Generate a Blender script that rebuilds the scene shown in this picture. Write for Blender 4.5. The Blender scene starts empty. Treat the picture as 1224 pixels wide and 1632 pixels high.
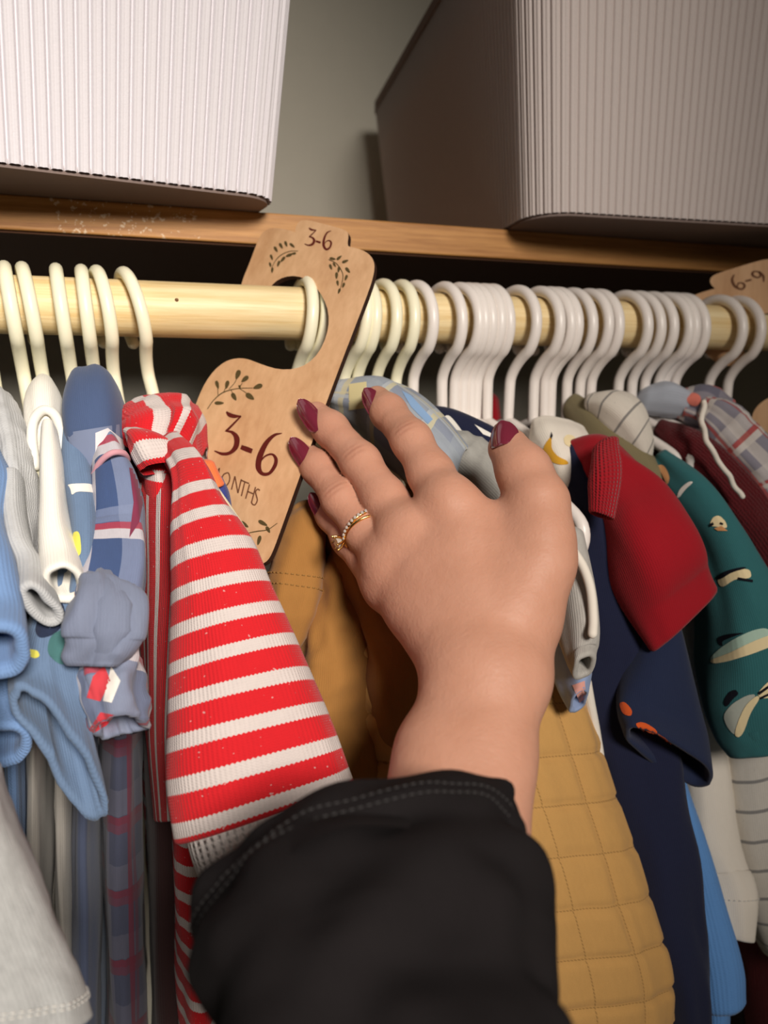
import bpy, bmesh, math, random
import numpy as np
from mathutils import Vector, Matrix, noise
from mathutils.bvhtree import BVHTree
from mathutils.geometry import tessellate_polygon

random.seed(7)
SC = bpy.context.scene
COL = SC.collection

# ------------------------------------------------------------------ camera
# world: X runs along the closet rod, Y goes to the back wall, Z is up (metres)
FPX, CX, CY = 1226.0, 612.0, 816.0
Xc = np.array([3988., 181., 1226.]); Xc /= np.linalg.norm(Xc)
Zc = np.array([0., 1226., -181.]); Zc /= np.linalg.norm(Zc)
Yc = -np.cross(Zc, Xc)
M = np.stack([Xc, Yc, Zc])                      # camera (right, up, forward) -> world
def ray(px, py): return np.array([(px - CX) / FPX, (CY - py) / FPX, 1.0])
CAM = np.array([0, 0, 1.7]) - M @ (ray(0, 485) * .452)
def at(px, py, Y=None, d=None, X=None, Z=None):
    r = M @ ray(px, py)
    if d is not None: return Vector(CAM + r * d)
    if Y is not None: t = (Y - CAM[1]) / r[1]
    elif X is not None: t = (X - CAM[0]) / r[0]
    else: t = (Z - CAM[2]) / r[2]
    return Vector(CAM + r * t)
camd = bpy.data.cameras.new('camera'); cam = bpy.data.objects.new('camera', camd); COL.objects.link(cam)
R_, U_, F_ = M[:, 0], M[:, 1], M[:, 2]
cam.matrix_world = Matrix(((R_[0], U_[0], -F_[0], CAM[0]), (R_[1], U_[1], -F_[1], CAM[1]),
                           (R_[2], U_[2], -F_[2], CAM[2]), (0, 0, 0, 1)))
camd.sensor_fit = 'VERTICAL'; camd.sensor_height = 36; camd.lens = FPX / 1632 * 36
camd.clip_start = .01; camd.clip_end = 30
camd.dof.use_dof = True; camd.dof.focus_distance = .40; camd.dof.aperture_fstop = 6.5
SC.camera = cam

# ------------------------------------------------------------------ world, lights, exposure
w = bpy.data.worlds.new('room_light'); SC.world = w; w.use_nodes = True
w.node_tree.nodes['Background'].inputs[0].default_value = (1.0, .86, .70, 1)
w.node_tree.nodes['Background'].inputs[1].default_value = .045
def area(name, loc, target, size, power, col):
    l = bpy.data.lights.new(name, 'AREA'); l.shape = 'DISK'; l.size = size; l.energy = power; l.color = col
    o = bpy.data.objects.new(name, l); COL.objects.link(o); o.location = loc
    o.rotation_euler = (Vector(target) - Vector(loc)).to_track_quat('-Z', 'Y').to_euler()
    return o
lamp = area('ceiling_lamp', (.20, -1.55, 2.20), (-.10, 0, 1.60), .40, 3.85, (1, .92, .83))
lamp.data.spread = math.radians(54)
SC.view_settings.view_transform = 'Standard'; SC.view_settings.look = 'None'
SC.view_settings.gamma = 1; SC.view_settings.use_curve_mapping = False
SC.view_settings.exposure = 0.0

# ------------------------------------------------------------------ helpers
def lin(c):
    return tuple(((v / 255) / 12.92 if v / 255 <= .04045 else ((v / 255 + .055) / 1.055) ** 2.4) for v in c)
class NT:
    def __init__(s, name):
        s.m = bpy.data.materials.new(name); s.m.use_nodes = True
        s.t = s.m.node_tree; s.b = s.t.nodes['Principled BSDF']
    def n(s, typ, **kw):
        nd = s.t.nodes.new(typ)
        for k, v in kw.items():
            if k.startswith('i_'): nd.inputs[k[2:].replace('_', ' ')].default_value = v
            else: setattr(nd, k, v)
        return nd
    def l(s, a, b): s.t.links.new(a, b)
    def math(s, op, a, b=None, c=None):
        nd = s.n('ShaderNodeMath', operation=op)
        for i, v in enumerate((a, b, c)):
            if v is None: continue
            if hasattr(v, 'is_output'): s.l(v, nd.inputs[i])
            else: nd.inputs[i].default_value = v
        return nd.outputs[0]
    def mix(s, f, a, b):
        nd = s.n('ShaderNodeMix', data_type='RGBA')
        for i, v in ((0, f), (6, a), (7, b)):
            if hasattr(v, 'is_output'): s.l(v, nd.inputs[i])
            else: nd.inputs[i].default_value = v if i == 0 else (*v[:3], 1)
        return nd.outputs[2]
    def noise(s, vec, scale, detail=3, rough=.55):
        nd = s.n('ShaderNodeTexNoise'); nd.inputs['Scale'].default_value = scale
        nd.inputs['Detail'].default_value = detail; nd.inputs['Roughness'].default_value = rough
        if vec is not None: s.l(vec, nd.inputs['Vector'])
        return nd.outputs[0]
    def scaled(s, vec, sc):
        nd = s.n('ShaderNodeVectorMath', operation='MULTIPLY'); s.l(vec, nd.inputs[0]); nd.inputs[1].default_value = sc
        return nd.outputs[0]
    def coord(s, which='Object'): return s.n('ShaderNodeTexCoord').outputs[which]
    def bump(s, h, dist, strength=1.0):
        nd = s.n('ShaderNodeBump'); nd.inputs['Distance'].default_value = dist; nd.inputs['Strength'].default_value = strength
        s.l(h, nd.inputs['Height']); s.l(nd.outputs[0], s.b.inputs['Normal'])
    def col(s, v):
        if hasattr(v, 'is_output'): s.l(v, s.b.inputs['Base Color'])
        else: s.b.inputs['Base Color'].default_value = (*v[:3], 1)

def plain(name, c, rough=.5, spec=.5, metal=0, bump=0, bscale=300):
    t = NT(name); c = lin(c)
    nz = t.noise(t.coord(), bscale * .3, 3)
    t.col(t.mix(t.math('MULTIPLY', nz, .35), c, tuple(v * .86 for v in c)))
    t.b.inputs['Roughness'].default_value = rough; t.b.inputs['Metallic'].default_value = metal
    t.b.inputs['Specular IOR Level'].default_value = spec
    if bump: t.bump(t.noise(t.coord(), bscale, 4), bump)
    return t.m

def cloth_base(t, c, rib=.0016, depth=.0004, mottle=.25, fuzz=1, vrib=None):
    """knit / weave relief on the uv grid (uv are metres on the cloth)"""
    uv = t.coord('UV'); sep = t.n('ShaderNodeSeparateXYZ'); t.l(uv, sep.inputs[0])
    u, v = sep.outputs[0], sep.outputs[1]
    a = t.math('SINE', t.math('MULTIPLY', u, 2 * math.pi / rib))
    b = t.math('SINE', t.math('MULTIPLY', v, 2 * math.pi / (vrib or rib * .8)))
    h = t.math('ADD', a, t.math('MULTIPLY', t.math('MULTIPLY', a, b), .6))
    nz = t.noise(t.scaled(uv, (1, 1, 1)), 900, 3)
    h = t.math('ADD', h, t.math('MULTIPLY', nz, 2.2 * fuzz))
    t.bump(h, depth * .13)
    t.b.inputs['Roughness'].default_value = .92
    t.b.inputs['Specular IOR Level'].default_value = .15 if max(c) > .02 else .08
    t.b.inputs['Sheen Weight'].default_value = .12 if max(c) > .02 else .0
    m1 = t.noise(t.scaled(uv, (1, .35, 1)), 420, 4, .7)
    m2 = t.noise(uv, 35, 3)
    f = t.math('ADD', t.math('MULTIPLY', m1, mottle), t.math('MULTIPLY', m2, mottle * .4))
    return u, v, f
def cloth(name, c, rib=.0016, depth=.0004, mottle=.35, **k):
    t = NT(name); c = lin(c); u, v, f = cloth_base(t, c, rib, depth, mottle, **k)
    t.col(t.mix(f, tuple(min(1, x * 1.12) for x in c), tuple(x * .62 for x in c)))
    return t.m
def quilted(name, c, qu, qv, uo):
    t = NT(name); c = lin(c); u, v, f = cloth_base(t, c, .0009, .0003, .3)
    def line(x, per):
        a = t.math('ABSOLUTE', t.math('SUBTRACT', t.math('FRACT', t.math('DIVIDE', x, per)), .5))
        return t.math('GREATER_THAN', t.math('MULTIPLY', t.math('SUBTRACT', a, .5), per), -.00045)
    dash = t.math('GREATER_THAN', t.math('FRACT', t.math('DIVIDE', t.math('ADD', u, v), .0022)), .3)
    k = t.math('MULTIPLY', t.math('MAXIMUM', line(u, qu), line(v, qv)), dash)
    base = t.mix(f, tuple(min(1, x * 1.12) for x in c), tuple(x * .62 for x in c))
    t.col(t.mix(t.math('MULTIPLY', k, .6), base, tuple(x * .45 for x in c)))
    return t.m
def band(t, x, period, off, width):
    fr = t.math('FRACT', t.math('ADD', t.math('DIVIDE', x, period), off))
    return t.math('LESS_THAN', fr, width)
def striped(name, base, stripe, period, width, off=0, rib=.0014, jag=.0006, depth=.00045, axis='v'):
    t = NT(name); b_, s_ = lin(base), lin(stripe); u, v, f = cloth_base(t, b_, rib, depth, .3)
    saw = t.math('MULTIPLY', t.math('ABSOLUTE', t.math('SUBTRACT', t.math('FRACT', t.math('DIVIDE', u, rib)), .5)), jag * 2)
    x = t.math('ADD', v if axis == 'v' else u, saw)
    k = band(t, x, period, off, width)
    # flecks of pale yarn in the coloured knit
    fl = t.math('GREATER_THAN', t.noise(t.coord('UV'), 520, 1), .735)
    bc = t.mix(t.math('MULTIPLY', fl, .55), b_, s_)
    c = t.mix(k, bc, s_)
    t.col(t.mix(t.math('MULTIPLY', f, .55), c, (.02, .01, .01)))
    return t.m
def plaid(name, base, wide, l1, l2, per=.05, inten=1.0):
    t = NT(name); b_, w_, a1, a2 = lin(base), lin(wide), lin(l1), lin(l2)
    u, v, f = cloth_base(t, b_, .0009, .0002, .35)
    c = t.mix(t.math('MULTIPLY', band(t, u, per, .15, .30), .75 * inten), b_, w_)
    c = t.mix(t.math('MULTIPLY', band(t, v, per * 1.1, .3, .34), .6 * inten), c, w_)
    c = t.mix(t.math('MULTIPLY', band(t, v, per * 1.1, .86, .13), .85), c, a1)
    c = t.mix(t.math('MULTIPLY', band(t, v, per * 1.1, .95, .10), .85), c, a2)
    c = t.mix(t.math('MULTIPLY', band(t, u, per, .62, .07), .7), c, a1)
    c = t.mix(t.math('MULTIPLY', band(t, u, per, .52, .10), .8), c, a2)
    t.col(t.mix(t.math('MULTIPLY', f, .6), c, (.03, .03, .05)))
    return t.m

def mesh(name, verts, faces, mat, parent=None, smooth=True, uvs=None, mats=None, midx=None):
    me = bpy.data.meshes.new(name); me.from_pydata([tuple(v) for v in verts], [], faces); me.update()
    for m_ in (mats or [mat]): me.materials.append(m_)
    if midx is not None: me.polygons.foreach_set('material_index', midx)
    if smooth: me.polygons.foreach_set('use_smooth', [True] * len(me.polygons))
    if uvs is not None:
        uvl = me.uv_layers.new(name='uv')
        li = np.zeros(len(me.loops), int); me.loops.foreach_get('vertex_index', li)
        uvl.data.foreach_set('uv', np.asarray(uvs, dtype=np.float32)[li].ravel())
    o = bpy.data.objects.new(name, me); COL.objects.link(o)
    if parent is not None:
        o.parent = parent; o.matrix_parent_inverse = Matrix.Translation(-parent.location)
    return o
def thing(name, loc, label, cat, group=None):
    o = bpy.data.objects.new(name, None); COL.objects.link(o); o.location = loc; o.empty_display_size = .02
    o['label'] = label; o['category'] = cat
    if group: o['group'] = group
    return o
def tag(o, label, cat, group=None):
    o['label'] = label; o['category'] = cat
    if group: o['group'] = group
    return o
def bm_obj(name, bm, mat, parent=None, smooth=False, mats=None):
    me = bpy.data.meshes.new(name); bm.to_mesh(me); bm.free()
    for m_ in (mats or [mat]): me.materials.append(m_)
    if smooth: me.polygons.foreach_set('use_smooth', [True] * len(me.polygons))
    o = bpy.data.objects.new(name, me); COL.objects.link(o)
    if parent is not None:
        o.parent = parent; o.matrix_parent_inverse = Matrix.Translation(-parent.location)
    return o

def catmull(pts, n):
    pts = [np.asarray(p, float) for p in pts]; k = len(pts)
    ext = [2 * pts[0] - pts[1]] + pts + [2 * pts[-1] - pts[-2]]
    out = []
    for s in np.linspace(0, k - 1 - 1e-9, n):
        i = int(s); t = s - i; a, b, c, d = ext[i:i + 4]
        out.append(.5 * ((2 * b) + (c - a) * t + (2 * a - 5 * b + 4 * c - d) * t * t + (3 * b - a - 3 * c + d) * t ** 3))
    return np.array(out)

def sweep(path, r, seg=10, caps=True):
    """tube along a 3D polyline; r a number or list; returns verts, faces"""
    P = np.asarray(path, float); n = len(P); rr = np.full(n, r) if np.isscalar(r) else np.asarray(r)
    T = np.gradient(P, axis=0); T /= np.linalg.norm(T, axis=1)[:, None] + 1e-12
    ref = np.array([1., 0, 0]) if abs(T[0][0]) < .9 else np.array([0, 0, 1.])
    V = []; F = []; nrm = ref - T[0] * ref.dot(T[0]); nrm /= np.linalg.norm(nrm)
    rows = []
    for i in range(n):
        nrm = nrm - T[i] * nrm.dot(T[i]); nrm /= np.linalg.norm(nrm); b = np.cross(T[i], nrm)
        rows.append((P[i], nrm.copy(), b, rr[i], T[i]))
    if caps:
        p, a, b, q, t = rows[0]; pre = [(p - t * q * s, a, b, q * math.sqrt(max(0, 1 - s * s)) + 1e-6, t) for s in (.98, .8, .45)]
        p, a, b, q, t = rows[-1]; post = [(p + t * q * s, a, b, q * math.sqrt(max(0, 1 - s * s)) + 1e-6, t) for s in (.45, .8, .98)]
        rows = pre + rows + post
    for (p, a, b, q, t) in rows:
        for j in range(seg):
            th = 2 * math.pi * j / seg; V.append(p + q * (math.cos(th) * a + math.sin(th) * b))
    for i in range(len(rows) - 1):
        for j in range(seg):
            F.append((i * seg + j, i * seg + (j + 1) % seg, (i + 1) * seg + (j + 1) % seg, (i + 1) * seg + j))
    F.append(tuple(range(seg))[::-1]); F.append(tuple((len(rows) - 1) * seg + j for j in range(seg)))
    return V, F

GRIDS = {}
def drape(name, st, mat, parent, rows=46, cols=48, wr=.0018, p=2.4, seed=None, fu=55, fv=9, round_start=True,
          open_end=True, hem=.0013, quilt=None, fine=.00008, label=None, uoff=0.0, crinkle=0):
    """cloth tube. st: (left px, left py, right px, right py, Y, half depth) stations from top to hem.
    Returns the object; the surface is rolled in at the hem and carries uv in metres."""
    seed = len(GRIDS) * 3.7 if seed is None else seed
    L = [at(s[0], s[1], Y=s[4]) for s in st]; R = [at(s[2], s[3], Y=s[4] + (s[6] if len(s) > 6 else 0)) for s in st]
    t = [[s[5]] for s in st]
    L = catmull(L, rows); R = catmull(R, rows); t = catmull(t, rows)[:, 0]
    Cn = (L + R) / 2; W = (R - L) / 2
    T = np.gradient(Cn, axis=0); T /= np.linalg.norm(T, axis=1)[:, None]
    D = np.cross(T, W); D /= np.linalg.norm(D, axis=1)[:, None] + 1e-9
    for i in range(rows):
        if D[i].dot(Cn[i] - CAM) > 0: D[i] = -D[i]
    v = np.concatenate([[0], np.cumsum(np.linalg.norm(np.diff(Cn, axis=0), axis=1))])
    wl = np.linalg.norm(W, axis=1).mean(); tm = t.mean()
    prof = []
    for j in range(cols + 1):
        ph = 2 * math.pi * j / cols - math.pi / 2          # seam on the far side
        c, s = math.cos(ph), math.sin(ph)
        prof.append((math.copysign(abs(c) ** (2 / p), c), math.copysign(abs(s) ** (2 / p), s)))
    prof = np.array(prof); ulen = np.concatenate([[0], np.cumsum(np.linalg.norm(np.diff(prof * [wl, tm], axis=0), axis=1))])
    V = []; UV = []; F = []
    def noi(u, vv, amp, a, b, k): return amp * noise.noise(Vector((u * a, vv * b, seed + k)))
    def row(C0, W0, D0, t0, vv, shrink=1.0, inset=0.0, flat=1.0):
        for j in range(cols + 1):
            x, y = prof[j]; jj = j % cols; uu = ulen[jj]
            base = C0 + W0 * x * shrink + D0 * (y * t0 * shrink)
            out = W0 / (np.linalg.norm(W0) + 1e-9) * x + D0 * y
            out = out / (np.linalg.norm(out) + 1e-9)
            ang = 2 * math.pi * jj / cols
            cu, su = math.cos(ang) * ulen[-1] / 6.28, math.sin(ang) * ulen[-1] / 6.28
            h = wr * (1.6 * noise.noise(Vector((cu * fu, su * fu, vv * fv + seed))) + .7 * noise.noise(Vector((cu * fu * 2.3, su * fu * 2.3, vv * fv * 2.5 + seed + 9))))
            h += fine * noise.noise(Vector((cu * 180, su * 180, vv * 120 + seed)))
            if crinkle:
                h += crinkle * (1 - 2 * abs(noise.noise(Vector((cu * 70, su * 70, vv * 95 + seed * 2)))))
            if quilt:
                qu, qv = quilt[0], quilt[1]
                a = abs(((ulen[j] + uoff) / qu) % 1 - .5) * qu; b = abs((vv / qv) % 1 - .5) * qv
                h += quilt[2] * ((1 - math.exp(-((qu / 2 - a) / .0022) ** 2)) * (1 - math.exp(-((qv / 2 - b) / .0022) ** 2)))
            V.append(base + out * (h * flat - inset)); UV.append((ulen[j] + uoff, vv))
    nrows = 0
    if round_start:
        for k, (s, e) in enumerate(((.02, 1.0), (.35, .93), (.66, .74), (.87, .45), (.97, .2))):
            rad = min(t[0], np.linalg.norm(W[0])) * .8
            row(Cn[0] - T[0] * rad * e, W[0], D[0], t[0], -rad * e, s, 0, s); nrows += 1
    for i in range(rows): row(Cn[i], W[i], D[i], t[i], v[i]); nrows += 1
    if open_end:                                            # rolled hem and the inside of the cloth
        e = rows - 1; step = v[-1] / (rows - 1)
        row(Cn[e] + T[e] * hem * .8, W[e], D[e], t[e], v[-1] + hem, 1, hem * .5); nrows += 1
        row(Cn[e] + T[e] * hem * .5, W[e], D[e], t[e], v[-1] + 2 * hem, 1, hem * 1.6); nrows += 1
        k = max(2, min(rows - 2, int(.035 / step)))
        for q in range(1, k + 1, max(1, k // 6)):
            row(Cn[e - q], W[e - q], D[e - q], t[e - q], v[-1] + 2 * hem + q * step, 1, hem * 2.0); nrows += 1
    c1 = cols + 1
    for i in range(nrows - 1):
        for j in range(cols):
            F.append((i * c1 + j, i * c1 + j + 1, (i + 1) * c1 + j + 1, (i + 1) * c1 + j))
    o = mesh(name, V, F, mat, parent, True, UV)
    off = 5 if round_start else 0
    GRIDS[o.name] = (np.array(V).reshape(nrows, c1, 3), off, rows, BVHTree.FromPolygons([Vector(x) for x in V], F))
    if label: o['label'] = label
    return o

def decal(target, polys, mat, parent, name='print', off=.0005, div=3, label=None):
    """printed shapes laid on a cloth: pixel polygons are dropped on the surface"""
    if len(polys) > 1:
        return [decal(target, [p], mat, parent, name, off, div, label) for p in polys]
    bvh = GRIDS[target.name][3]
    bm = bmesh.new()
    for poly in polys:
        if name == 'print' and len(poly) > 4:
            q = np.array(poly, float)
            for _ in range(2):
                n_ = np.roll(q, -1, 0); q = np.stack([q * .78 + n_ * .22, q * .22 + n_ * .78], 1).reshape(-1, 2)
            poly = [tuple(x) for x in q]
        vs = [bm.verts.new((x, y, 0)) for x, y in poly]
        try: bm.faces.new(vs)
        except ValueError: pass
    bmesh.ops.triangulate(bm, faces=bm.faces[:])
    bmesh.ops.subdivide_edges(bm, edges=bm.edges[:], cuts=div, use_grid_fill=True)
    bad = []
    o0 = Vector(CAM)
    for v in bm.verts:
        d = (at(v.co.x, v.co.y, d=1.0) - o0).normalized()
        hit = bvh.ray_cast(o0, d)
        if hit[0] is None: bad.append(v)
        else: v.co = hit[0] - d * off
    if bad: bmesh.ops.delete(bm, geom=bad, context='VERTS')
    o = bm_obj(name, bm, mat, parent, True)
    if label: o['label'] = label
    return o

def stitches(target, rowfrac, mat, parent, n=60, r=.00035, ln=.0022, front=True, name='stitching'):
    """a row of thread stitches around a cloth tube near a given fraction of its length (one stuff part)"""
    g, off, rows, _ = GRIDS[target.name]
    V = []; F = []
    for rf in (rowfrac if isinstance(rowfrac, (list, tuple)) else [rowfrac]):
        line = g[off + int(rf * (rows - 1))]
        dens = np.concatenate([[0], np.cumsum(np.linalg.norm(np.diff(line, axis=0), axis=1))])
        cen = line.mean(0)
        for s in np.arange(0, dens[-1], ln * 1.7):
            p = [np.array([np.interp(q, dens, line[:, k]) for k in range(3)]) for q in (s, min(s + ln, dens[-1]))]
            o_ = (p[0] - cen); o_ /= np.linalg.norm(o_); p = [x + o_ * (r * .8 + .0002) for x in p]
            v, f = sweep(p, r, 5, False); F += [tuple(i + len(V) for i in q) for q in f]; V += v
    o = mesh(name, V, F, mat, parent); o['kind'] = 'stuff'
    return o

def body(x, w, mat, parent, ztop=1.625, zbot=1.22, yc=.03, yh=.085, lean=0.0, rows=26, wr=.002):
    """the hanging trunk of a garment, edge on to the camera, shoulders sloping from the collar"""
    V = []; F = []; UV = []; cols = 36; sd = x * 91
    for i in range(rows):
        f = i / (rows - 1); z = ztop + (zbot - ztop) * f
        hw = yh * min(1, .35 + 1.6 * f ** .55) * (1 + .08 * f); ww = w * min(1, .4 + 2.2 * f)
        for j in range(cols + 1):
            a = 2 * math.pi * j / cols; c, s = math.cos(a), math.sin(a)
            k = 1 + .35 * noise.noise(Vector((c * 1.5 + sd, s * 4, z * 14)))
            V.append((x + lean * f + ww * k * math.copysign(abs(c) ** .7, c) + wr * noise.noise(Vector((s * 6, z * 10, sd))),
                      yc + hw * math.copysign(abs(s) ** .9, s), z))
            UV.append((j / cols * 4 * yh, f * (ztop - zbot)))
    c1 = cols + 1
    for i in range(rows - 1):
        for j in range(cols): F.append((i * c1 + j, i * c1 + j + 1, (i + 1) * c1 + j + 1, (i + 1) * c1 + j))
    F.append(tuple(range(cols)))
    return mesh('body', V, F, mat, parent, True, UV)

# ------------------------------------------------------------------ materials of the setting
def wood(name, c1, c2, axis=(1, 30, 30), scale=9, rough=.55, chips=None, bump=.0002):
    t = NT(name); co = t.coord(); n1 = t.noise(t.scaled(co, axis), scale, 6, .6); n2 = t.noise(t.scaled(co, axis), scale * 5, 4, .6)
    f = t.math('ADD', t.math('MULTIPLY', n1, .75), t.math('MULTIPLY', n2, .35))
    cr = t.n('ShaderNodeValToRGB'); t.l(f, cr.inputs[0])
    cr.color_ramp.elements[0].position = .36; cr.color_ramp.elements[0].color = (*lin(c1), 1)
    cr.color_ramp.elements[1].position = .68; cr.color_ramp.elements[1].color = (*lin(c2), 1)
    c = cr.outputs[0]
    if chips:
        a = t.noise(t.scaled(co, (1, 1, 1)), 260, 3, .7); b = t.noise(co, 60, 2); sx = t.n('ShaderNodeSeparateXYZ'); t.l(co, sx.inputs[0])
        k = t.math('MULTIPLY', t.math('GREATER_THAN', a, .60), t.math('LESS_THAN', t.math('ABSOLUTE', t.math('SUBTRACT', sx.outputs[0], t.math('ADD', t.math('MULTIPLY', b, .05), .045))), .045))
        c = t.mix(t.math('MULTIPLY', k, .7), c, lin(chips))
    t.col(c); t.b.inputs['Roughness'].default_value = rough
    t.bump(n2, bump)
    return t.m
M_wall = plain('wall_paint', (204, 200, 186), .9, .2, bump=.0004, bscale=180)
M_shelf = wood('shelf_wood', (150, 97, 44), (196, 142, 80), chips=(226, 205, 176))
M_under = plain('shelf_underside_shade', (70, 44, 28), .8, .2)  # dark brown that paints the shade below the shelf
M_rod = wood('rod_pine', (216, 184, 124), (240, 220, 174), axis=(1, 26, 26), scale=7, rough=.5)
M_tag = wood('tag_birch', (194, 148, 106), (220, 178, 136), axis=(9, 9, 1.2), scale=5, rough=.55, bump=.00005)
M_tagedge = plain('tag_burnt_edge', (46, 24, 14), .7, .3)
M_engr = plain('engraving_brown', (92, 28, 22), .7, .2)
M_engr2 = plain('engraving_olive', (86, 72, 42), .7, .2)
M_engr3 = plain('engraving_grey_brown', (112, 72, 50), .7, .2)
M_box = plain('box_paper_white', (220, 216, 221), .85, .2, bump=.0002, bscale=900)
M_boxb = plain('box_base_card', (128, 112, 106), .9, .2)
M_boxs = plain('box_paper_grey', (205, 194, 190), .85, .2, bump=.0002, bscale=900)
M_cream = plain('hanger_cream_plastic', (248, 243, 214), .32, .5)
M_white = plain('hanger_white_plastic', (240, 232, 226), .35, .5)

def box(name, x0, x1, y0, y1, z0, z1, mat, bev=0, parent=None):
    bm = bmesh.new(); bmesh.ops.create_cube(bm, size=1)
    for v in bm.verts: v.co = Vector(((x0 + x1) / 2 + v.co.x * (x1 - x0), (y0 + y1) / 2 + v.co.y * (y1 - y0), (z0 + z1) / 2 + v.co.z * (z1 - z0)))
    if bev: bmesh.ops.bevel(bm, geom=bm.edges[:], offset=bev, segments=3, affect='EDGES', profile=.5)
    return bm_obj(name, bm, mat, parent)

# ------------------------------------------------------------------ setting
SH0, SH1, SHY = 1.7503, 1.7715, .040
for nm, a in (('wall_back', (-1.2, 2.2, .49, .53, -.05, 2.6)), ('floor', (-1.2, 2.2, -2.6, .49, -.05, 0)),
              ('wall_right', (2.2, 2.24, -2.6, .53, -.05, 2.6))):
    o = box(nm, *a, M_wall); o['kind'] = 'structure'
sh = thing('closet_shelf', (.4, .19, SH0), 'long brown wooden closet shelf with a chipped front edge under the ribbed boxes', 'shelf')
box('board', -1.2, 2.2, SHY, .49, SH0, SH1, M_shelf, .0012, sh)
box('underside_shade_sheet', -1.2, 2.2, SHY + .003, .49, SH0 - .0015, SH0 - .0001, M_under, 0, sh)['label'] = 'dark sheet with the shade under the shelf painted in'  # added thin sheet, its dark colour stands in for under-shelf shade
# rod
V, F = sweep([(-.9 + i * .05, 0, 1.70) for i in range(63)], .017, 40)
rod = mesh('closet_rod', V, F, M_rod); tag(rod, 'round pale pine closet rod carrying all the hangers', 'rod')
k0 = at(281, 478, Y=-.0165)
V, F = sweep([k0 + Vector((0, .0006, 0)), k0 + Vector((.0003, -.0003, 0))], .0011, 8)
kn = mesh('knot', V, F, plain('knot_brown', (120, 84, 50), .7), rod); kn['label'] = 'small dark knot'

# ------------------------------------------------------------------ ribbed storage boxes on the shelf
def ribbed_box(label, cx, cy, wx, wy, h, yaw, taper, per, amp, mat, rc=.022):
    root = thing('storage_box', (cx, cy, SH1), label, 'box', 'ribbed storage boxes on the shelf')
    pts = []                                              # rounded rectangle outline by arc length
    hx, hy = wx / 2 - rc, wy / 2 - rc
    def corner(ox, oy, a0): return [(ox + rc * math.cos(a), oy + rc * math.sin(a)) for a in np.linspace(a0, a0 + math.pi / 2, 12)]
    ol = corner(hx, hy, 0) + corner(-hx, hy, math.pi / 2) + corner(-hx, -hy, math.pi) + corner(hx, -hy, 1.5 * math.pi)
    ol.append(ol[0]); ol = np.array(ol); s = np.concatenate([[0], np.cumsum(np.linalg.norm(np.diff(ol, axis=0), axis=1))])
    nr = round(s[-1] / per); N = nr * 12
    q = np.linspace(0, s[-1], N, endpoint=False)
    P = np.stack([np.interp(q, s, ol[:, 0]), np.interp(q, s, ol[:, 1])], 1)
    tg = np.roll(P, -1, 0) - np.roll(P, 1, 0); tg /= np.linalg.norm(tg, axis=1)[:, None]; nm = np.stack([tg[:, 1], -tg[:, 0]], 1)
    fz = (np.arange(N) % 12) / 12.; fz = np.minimum(fz, 1 - fz)   # rounded flutes: a deep groove, then a faint one
    wv = 1 - np.exp(-(fz / .13) ** 2) - .22 * np.exp(-((fz - .5) / .10) ** 2)
    cs, sn = math.cos(yaw), math.sin(yaw)
    def ring(z, inset, rib, sc):
        Q = P * sc + nm * (amp * (wv[:, None] - .5) * rib - inset)
        return [(cx + x * cs - y * sn, cy + x * sn + y * cs, SH1 + z) for x, y in Q]
    rows = []
    for f in np.linspace(0, 1, 5): rows.append(ring(.002 + f * (h - .002), 0, 1, 1 + taper * f))
    rows.append(ring(h, .003, .2, 1 + taper)); rows.append(ring(.004, .004, .2, 1))
    V = [v for r in rows for v in r]; F = []
    for i in range(len(rows) - 1):
        for j in range(N): F.append((i * N + j, i * N + (j + 1) % N, (i + 1) * N + (j + 1) % N, (i + 1) * N + j))
    mesh('ribbed_side', V, F, mat, root)
    b0 = ring(0, .0012, 0, 1); b1 = ring(.005, .0012, 0, 1)
    V = b0 + b1; F = [(j, (j + 1) % N, N + (j + 1) % N, N + j) for j in range(N)] + [tuple(range(N))[::-1], tuple(range(N, 2 * N))]
    o = mesh('base', V, F, M_boxb, root, False); o['label'] = 'flat grey card base'
    # folded rim along the top edge
    t1 = ring(h - .006, -.0016, 0, 1 + taper); t2 = ring(h + .004, -.0016, 0, 1 + taper); t3 = ring(h + .004, .004, 0, 1 + taper); t4 = ring(h - .006, .004, 0, 1 + taper)
    V = t1 + t2 + t3 + t4; F = [(a * N + j, a * N + (j + 1) % N, b * N + (j + 1) % N, b * N + j) for a, b in ((0, 1), (1, 2), (2, 3), (3, 0)) for j in range(N)]
    o = mesh('rim', V, F, M_boxb, root, False); o['label'] = 'darker folded rim'
    return root
def solve_box(pfl, pfr):                                   # bottom front corners on the shelf plane
    return at(*pfl, Z=SH1), at(*pfr, Z=SH1)
a, b = solve_box((0, 265), (444, 319))
dirv = (b - a).normalized(); wx, wy = .36, .40
fr = Vector((b.x, b.y, 0)); yaw = math.atan2(dirv.y, dirv.x)
cn = fr - dirv * (wx / 2) + Vector((-math.sin(yaw), math.cos(yaw), 0)) * (wy / 2)
ribbed_box('white ribbed storage box at upper left, its base jutting over the shelf edge', cn.x, cn.y, wx, wy, .275, yaw, .14, .0072, .0032, M_box)
a, b = at(856, 340, Z=SH1), at(1224, 361, Z=SH1)
dirv = (b - a); dirv.z = 0; dirv.normalize(); yaw = math.atan2(dirv.y, dirv.x); wx, wy = .38, .43
cn = Vector((a.x, a.y, 0)) + dirv * (wx / 2) + Vector((-math.sin(yaw), math.cos(yaw), 0)) * (wy / 2)
ribbed_box('grey ribbed storage box at upper right with its long left side in shade', cn.x, cn.y, wx, wy, .214, yaw, .11, .0058, .0024, M_boxs, .03)

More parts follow.
